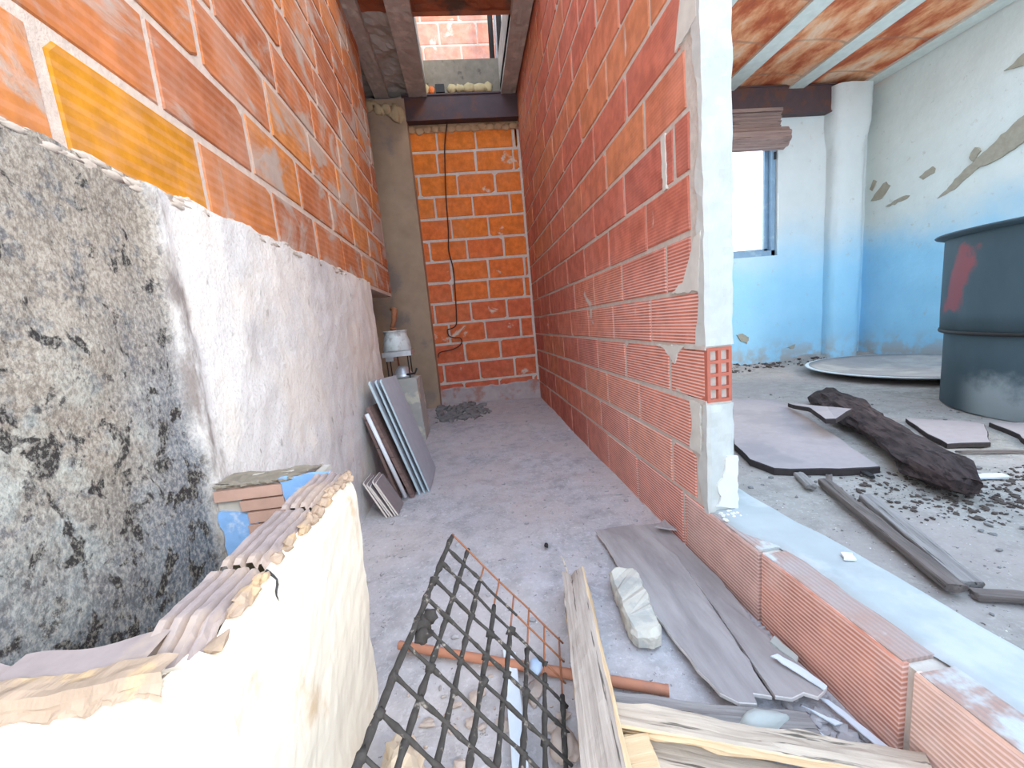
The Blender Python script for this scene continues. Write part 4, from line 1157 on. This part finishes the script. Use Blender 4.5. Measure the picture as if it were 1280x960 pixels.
timber('wooden_lath', (1.165, .768, .135), (1.50, .62, .135), .030, .018, M['wood_dark'], 'dark stick end at the right edge near the kerb', 'stick', 2, rough=.003, n=20)
timber('wood_scrap', (1.355, 1.50, .140), (1.30, 1.375, .140), .035, .022, M['wood_stick'], 'short grey scrap in front of the largest board', 'scrap', 4, rough=.003, n=10)
timber('wood_scrap', (1.46, 1.46, .132), (1.34, 1.33, .132), .022, .014, M['wood_dark'], 'tiny dark splinter between the largest board and the laths', 'scrap', 7, rough=.003, n=10)
timber('white_strip', (1.82, 1.31, .136), (2.02, 1.262, .136), .030, .012, M['pale_plastic'], 'short white strip lying past the end of the rotten log', 'strip', 4, rough=.002, n=10)
timber('iron_rod', (2.46, 2.27, .134), (2.13, 1.60, .134), .012, .010, M['wood_dark'], 'long thin dark rod lying beside the small board piece', 'rod', 5, rough=.002, n=30, bend=.004)
timber('iron_rod', (1.66, 1.67, .134), (1.60, 1.40, .134), .020, .012, M['black'], 'thin dark rod between the largest board and the rotten log', 'rod', 6, rough=.002, n=16)
timber('iron_rod', (2.17, 1.52, .132), (2.52, 1.37, .132), .014, .010, M['wood_dark'], 'thin dark rod lying in front of the two small board pieces', 'rod', 9, rough=.002, n=24, bend=.003)
scatter('dirt', M['litter_dark'], 1100, (1.35, 2.5, .85, 1.75), .0055, 21, room_z, 'dark crumbled dirt round the rotten log', 'dirt', lambda x, y: max(0, 1 - (abs((x - 1.85) * .87 - (y - 1.25) * -.1) / .55) ** 2 - ((y - 1.20 - (x - 1.85) * -.1) / .26) ** 2))
scatter('dirt', M['litter_dark'], 320, (2.0, 4.3, 4.12, 4.44), .014, 22, room_z, 'dark dirt heaped along the window wall foot', 'dirt')
scatter('dirt', M['litter_grey'], 420, (1.1, 3.0, .5, 3.0), .006, 23, room_z, 'loose grit over the room floor', 'grit')
b = MB(); b.slab(jag([(1.0, .86), (1.015, .885), (.99, .895), (.975, .87)], .008, .003, 3), KZ + .006, KZ + .012, bev=.001)
o = b.build('paint_chip', M['lime']); o.location = (-.075, -.02, .0); thing(o, 'tiny white paint chip on the kerb ledge', 'chip')

# shallow dish and the big tank
root = empty('metal_dish', (4.03, 3.22, ROOMZ), 'wide shallow round metal dish with pale rim on the room floor', 'dish')
b = MB(); R_ = .79
b.lathe([(.0, .008), (.30, .008), (.55, .020), (.70, .045), (.765, .068), (.765, .060), (.70, .030), (.55, .004), (.30, -.006), (.0, -.006)], 72, (4.03, 3.22, ROOMZ + .012)); under(b.build('bowl', M['dish'], smooth=True), root)
b = MB(); b.lathe([(.755, .062), (.79, .066), (.80, .060), (.79, .052), (.755, .056), (.755, .062)], 72, (4.03, 3.22, ROOMZ + .012)); under(b.build('rim', M['dish_rim'], smooth=True), root)

TC = (3.55, 1.78, ROOMZ)
root = empty('metal_tank', TC, 'large dark grey cylindrical tank with red smear at the right edge', 'tank')
b = MB(); b.lathe([(.0, .015), (.655, .015), (.668, .0), (.685, .012), (.687, .45), (.687, .485), (.70, .49)], 96); o = b.build('lower_drum', M['vat'], root, smooth=True)
b = MB(); b.lathe([(.69, .474), (.712, .470), (.716, .480), (.712, .492), (.69, .490)], 96); b.build('seam', M['black'], root, smooth=True)
b = MB(); b.lathe([(.690, .488), (.708, .492), (.711, .60), (.711, 1.03), (.709, 1.06), (.70, 1.06), (.70, .50), (.60, .50), (.0, .50)], 96); b.build('upper_drum', M['vat'], root, smooth=True)
b = MB(); b.lathe([(.705, 1.045), (.752, 1.062), (.758, 1.070), (.752, 1.076), (.70, 1.070), (.70, 1.05)], 96); b.build('rim', M['vat'], root, smooth=True)
for (a, z) in ((math.radians(203), .93), (math.radians(200), .80), (math.radians(212), .86)):
    b = MB(); b.lump((.711 * math.cos(a), .711 * math.sin(a), z), (.006, .012, .007), 2, amp=.3, sub=1); b.build('paint_fleck', M['lime'], root)

# ------------------------------------------------------------------ light
w = bpy.data.worlds.new('sky'); SC.world = w; w.use_nodes = True
nt_ = w.node_tree; bg = nt_.nodes['Background']
tc = nt_.nodes.new('ShaderNodeTexCoord'); sx = nt_.nodes.new('ShaderNodeSeparateXYZ'); rp = nt_.nodes.new('ShaderNodeValToRGB')
nt_.links.new(tc.outputs['Generated'], sx.inputs[0]); nt_.links.new(sx.outputs[2], rp.inputs[0]); nt_.links.new(rp.outputs[0], bg.inputs[0])
e = rp.color_ramp.elements
e[0].position = 0; e[0].color = (.84, .93, 1.03, 1)
e[1].position = 1; e[1].color = (.56, .78, 1.08, 1)
m_ = e.new(.15); m_.color = (.84, .94, 1.06, 1)
bg.inputs[1].default_value = 2.3
sun = bpy.data.lights.new('sun', 'SUN'); so = bpy.data.objects.new('sun', sun); COL.objects.link(so)
sun.energy = 1.5; sun.color = (1, .90, .74); sun.angle = math.radians(22)
d = V((-.60, .80, -.62)).normalized()
so.rotation_euler = d.to_track_quat('-Z', 'Y').to_euler()
so.location = (3, -4, 4)

vs = SC.view_settings
SC.display_settings.display_device = 'sRGB'
vs.view_transform = 'Standard'; vs.look = 'None'; vs.gamma = 1; vs.use_curve_mapping = False
vs.exposure = .76
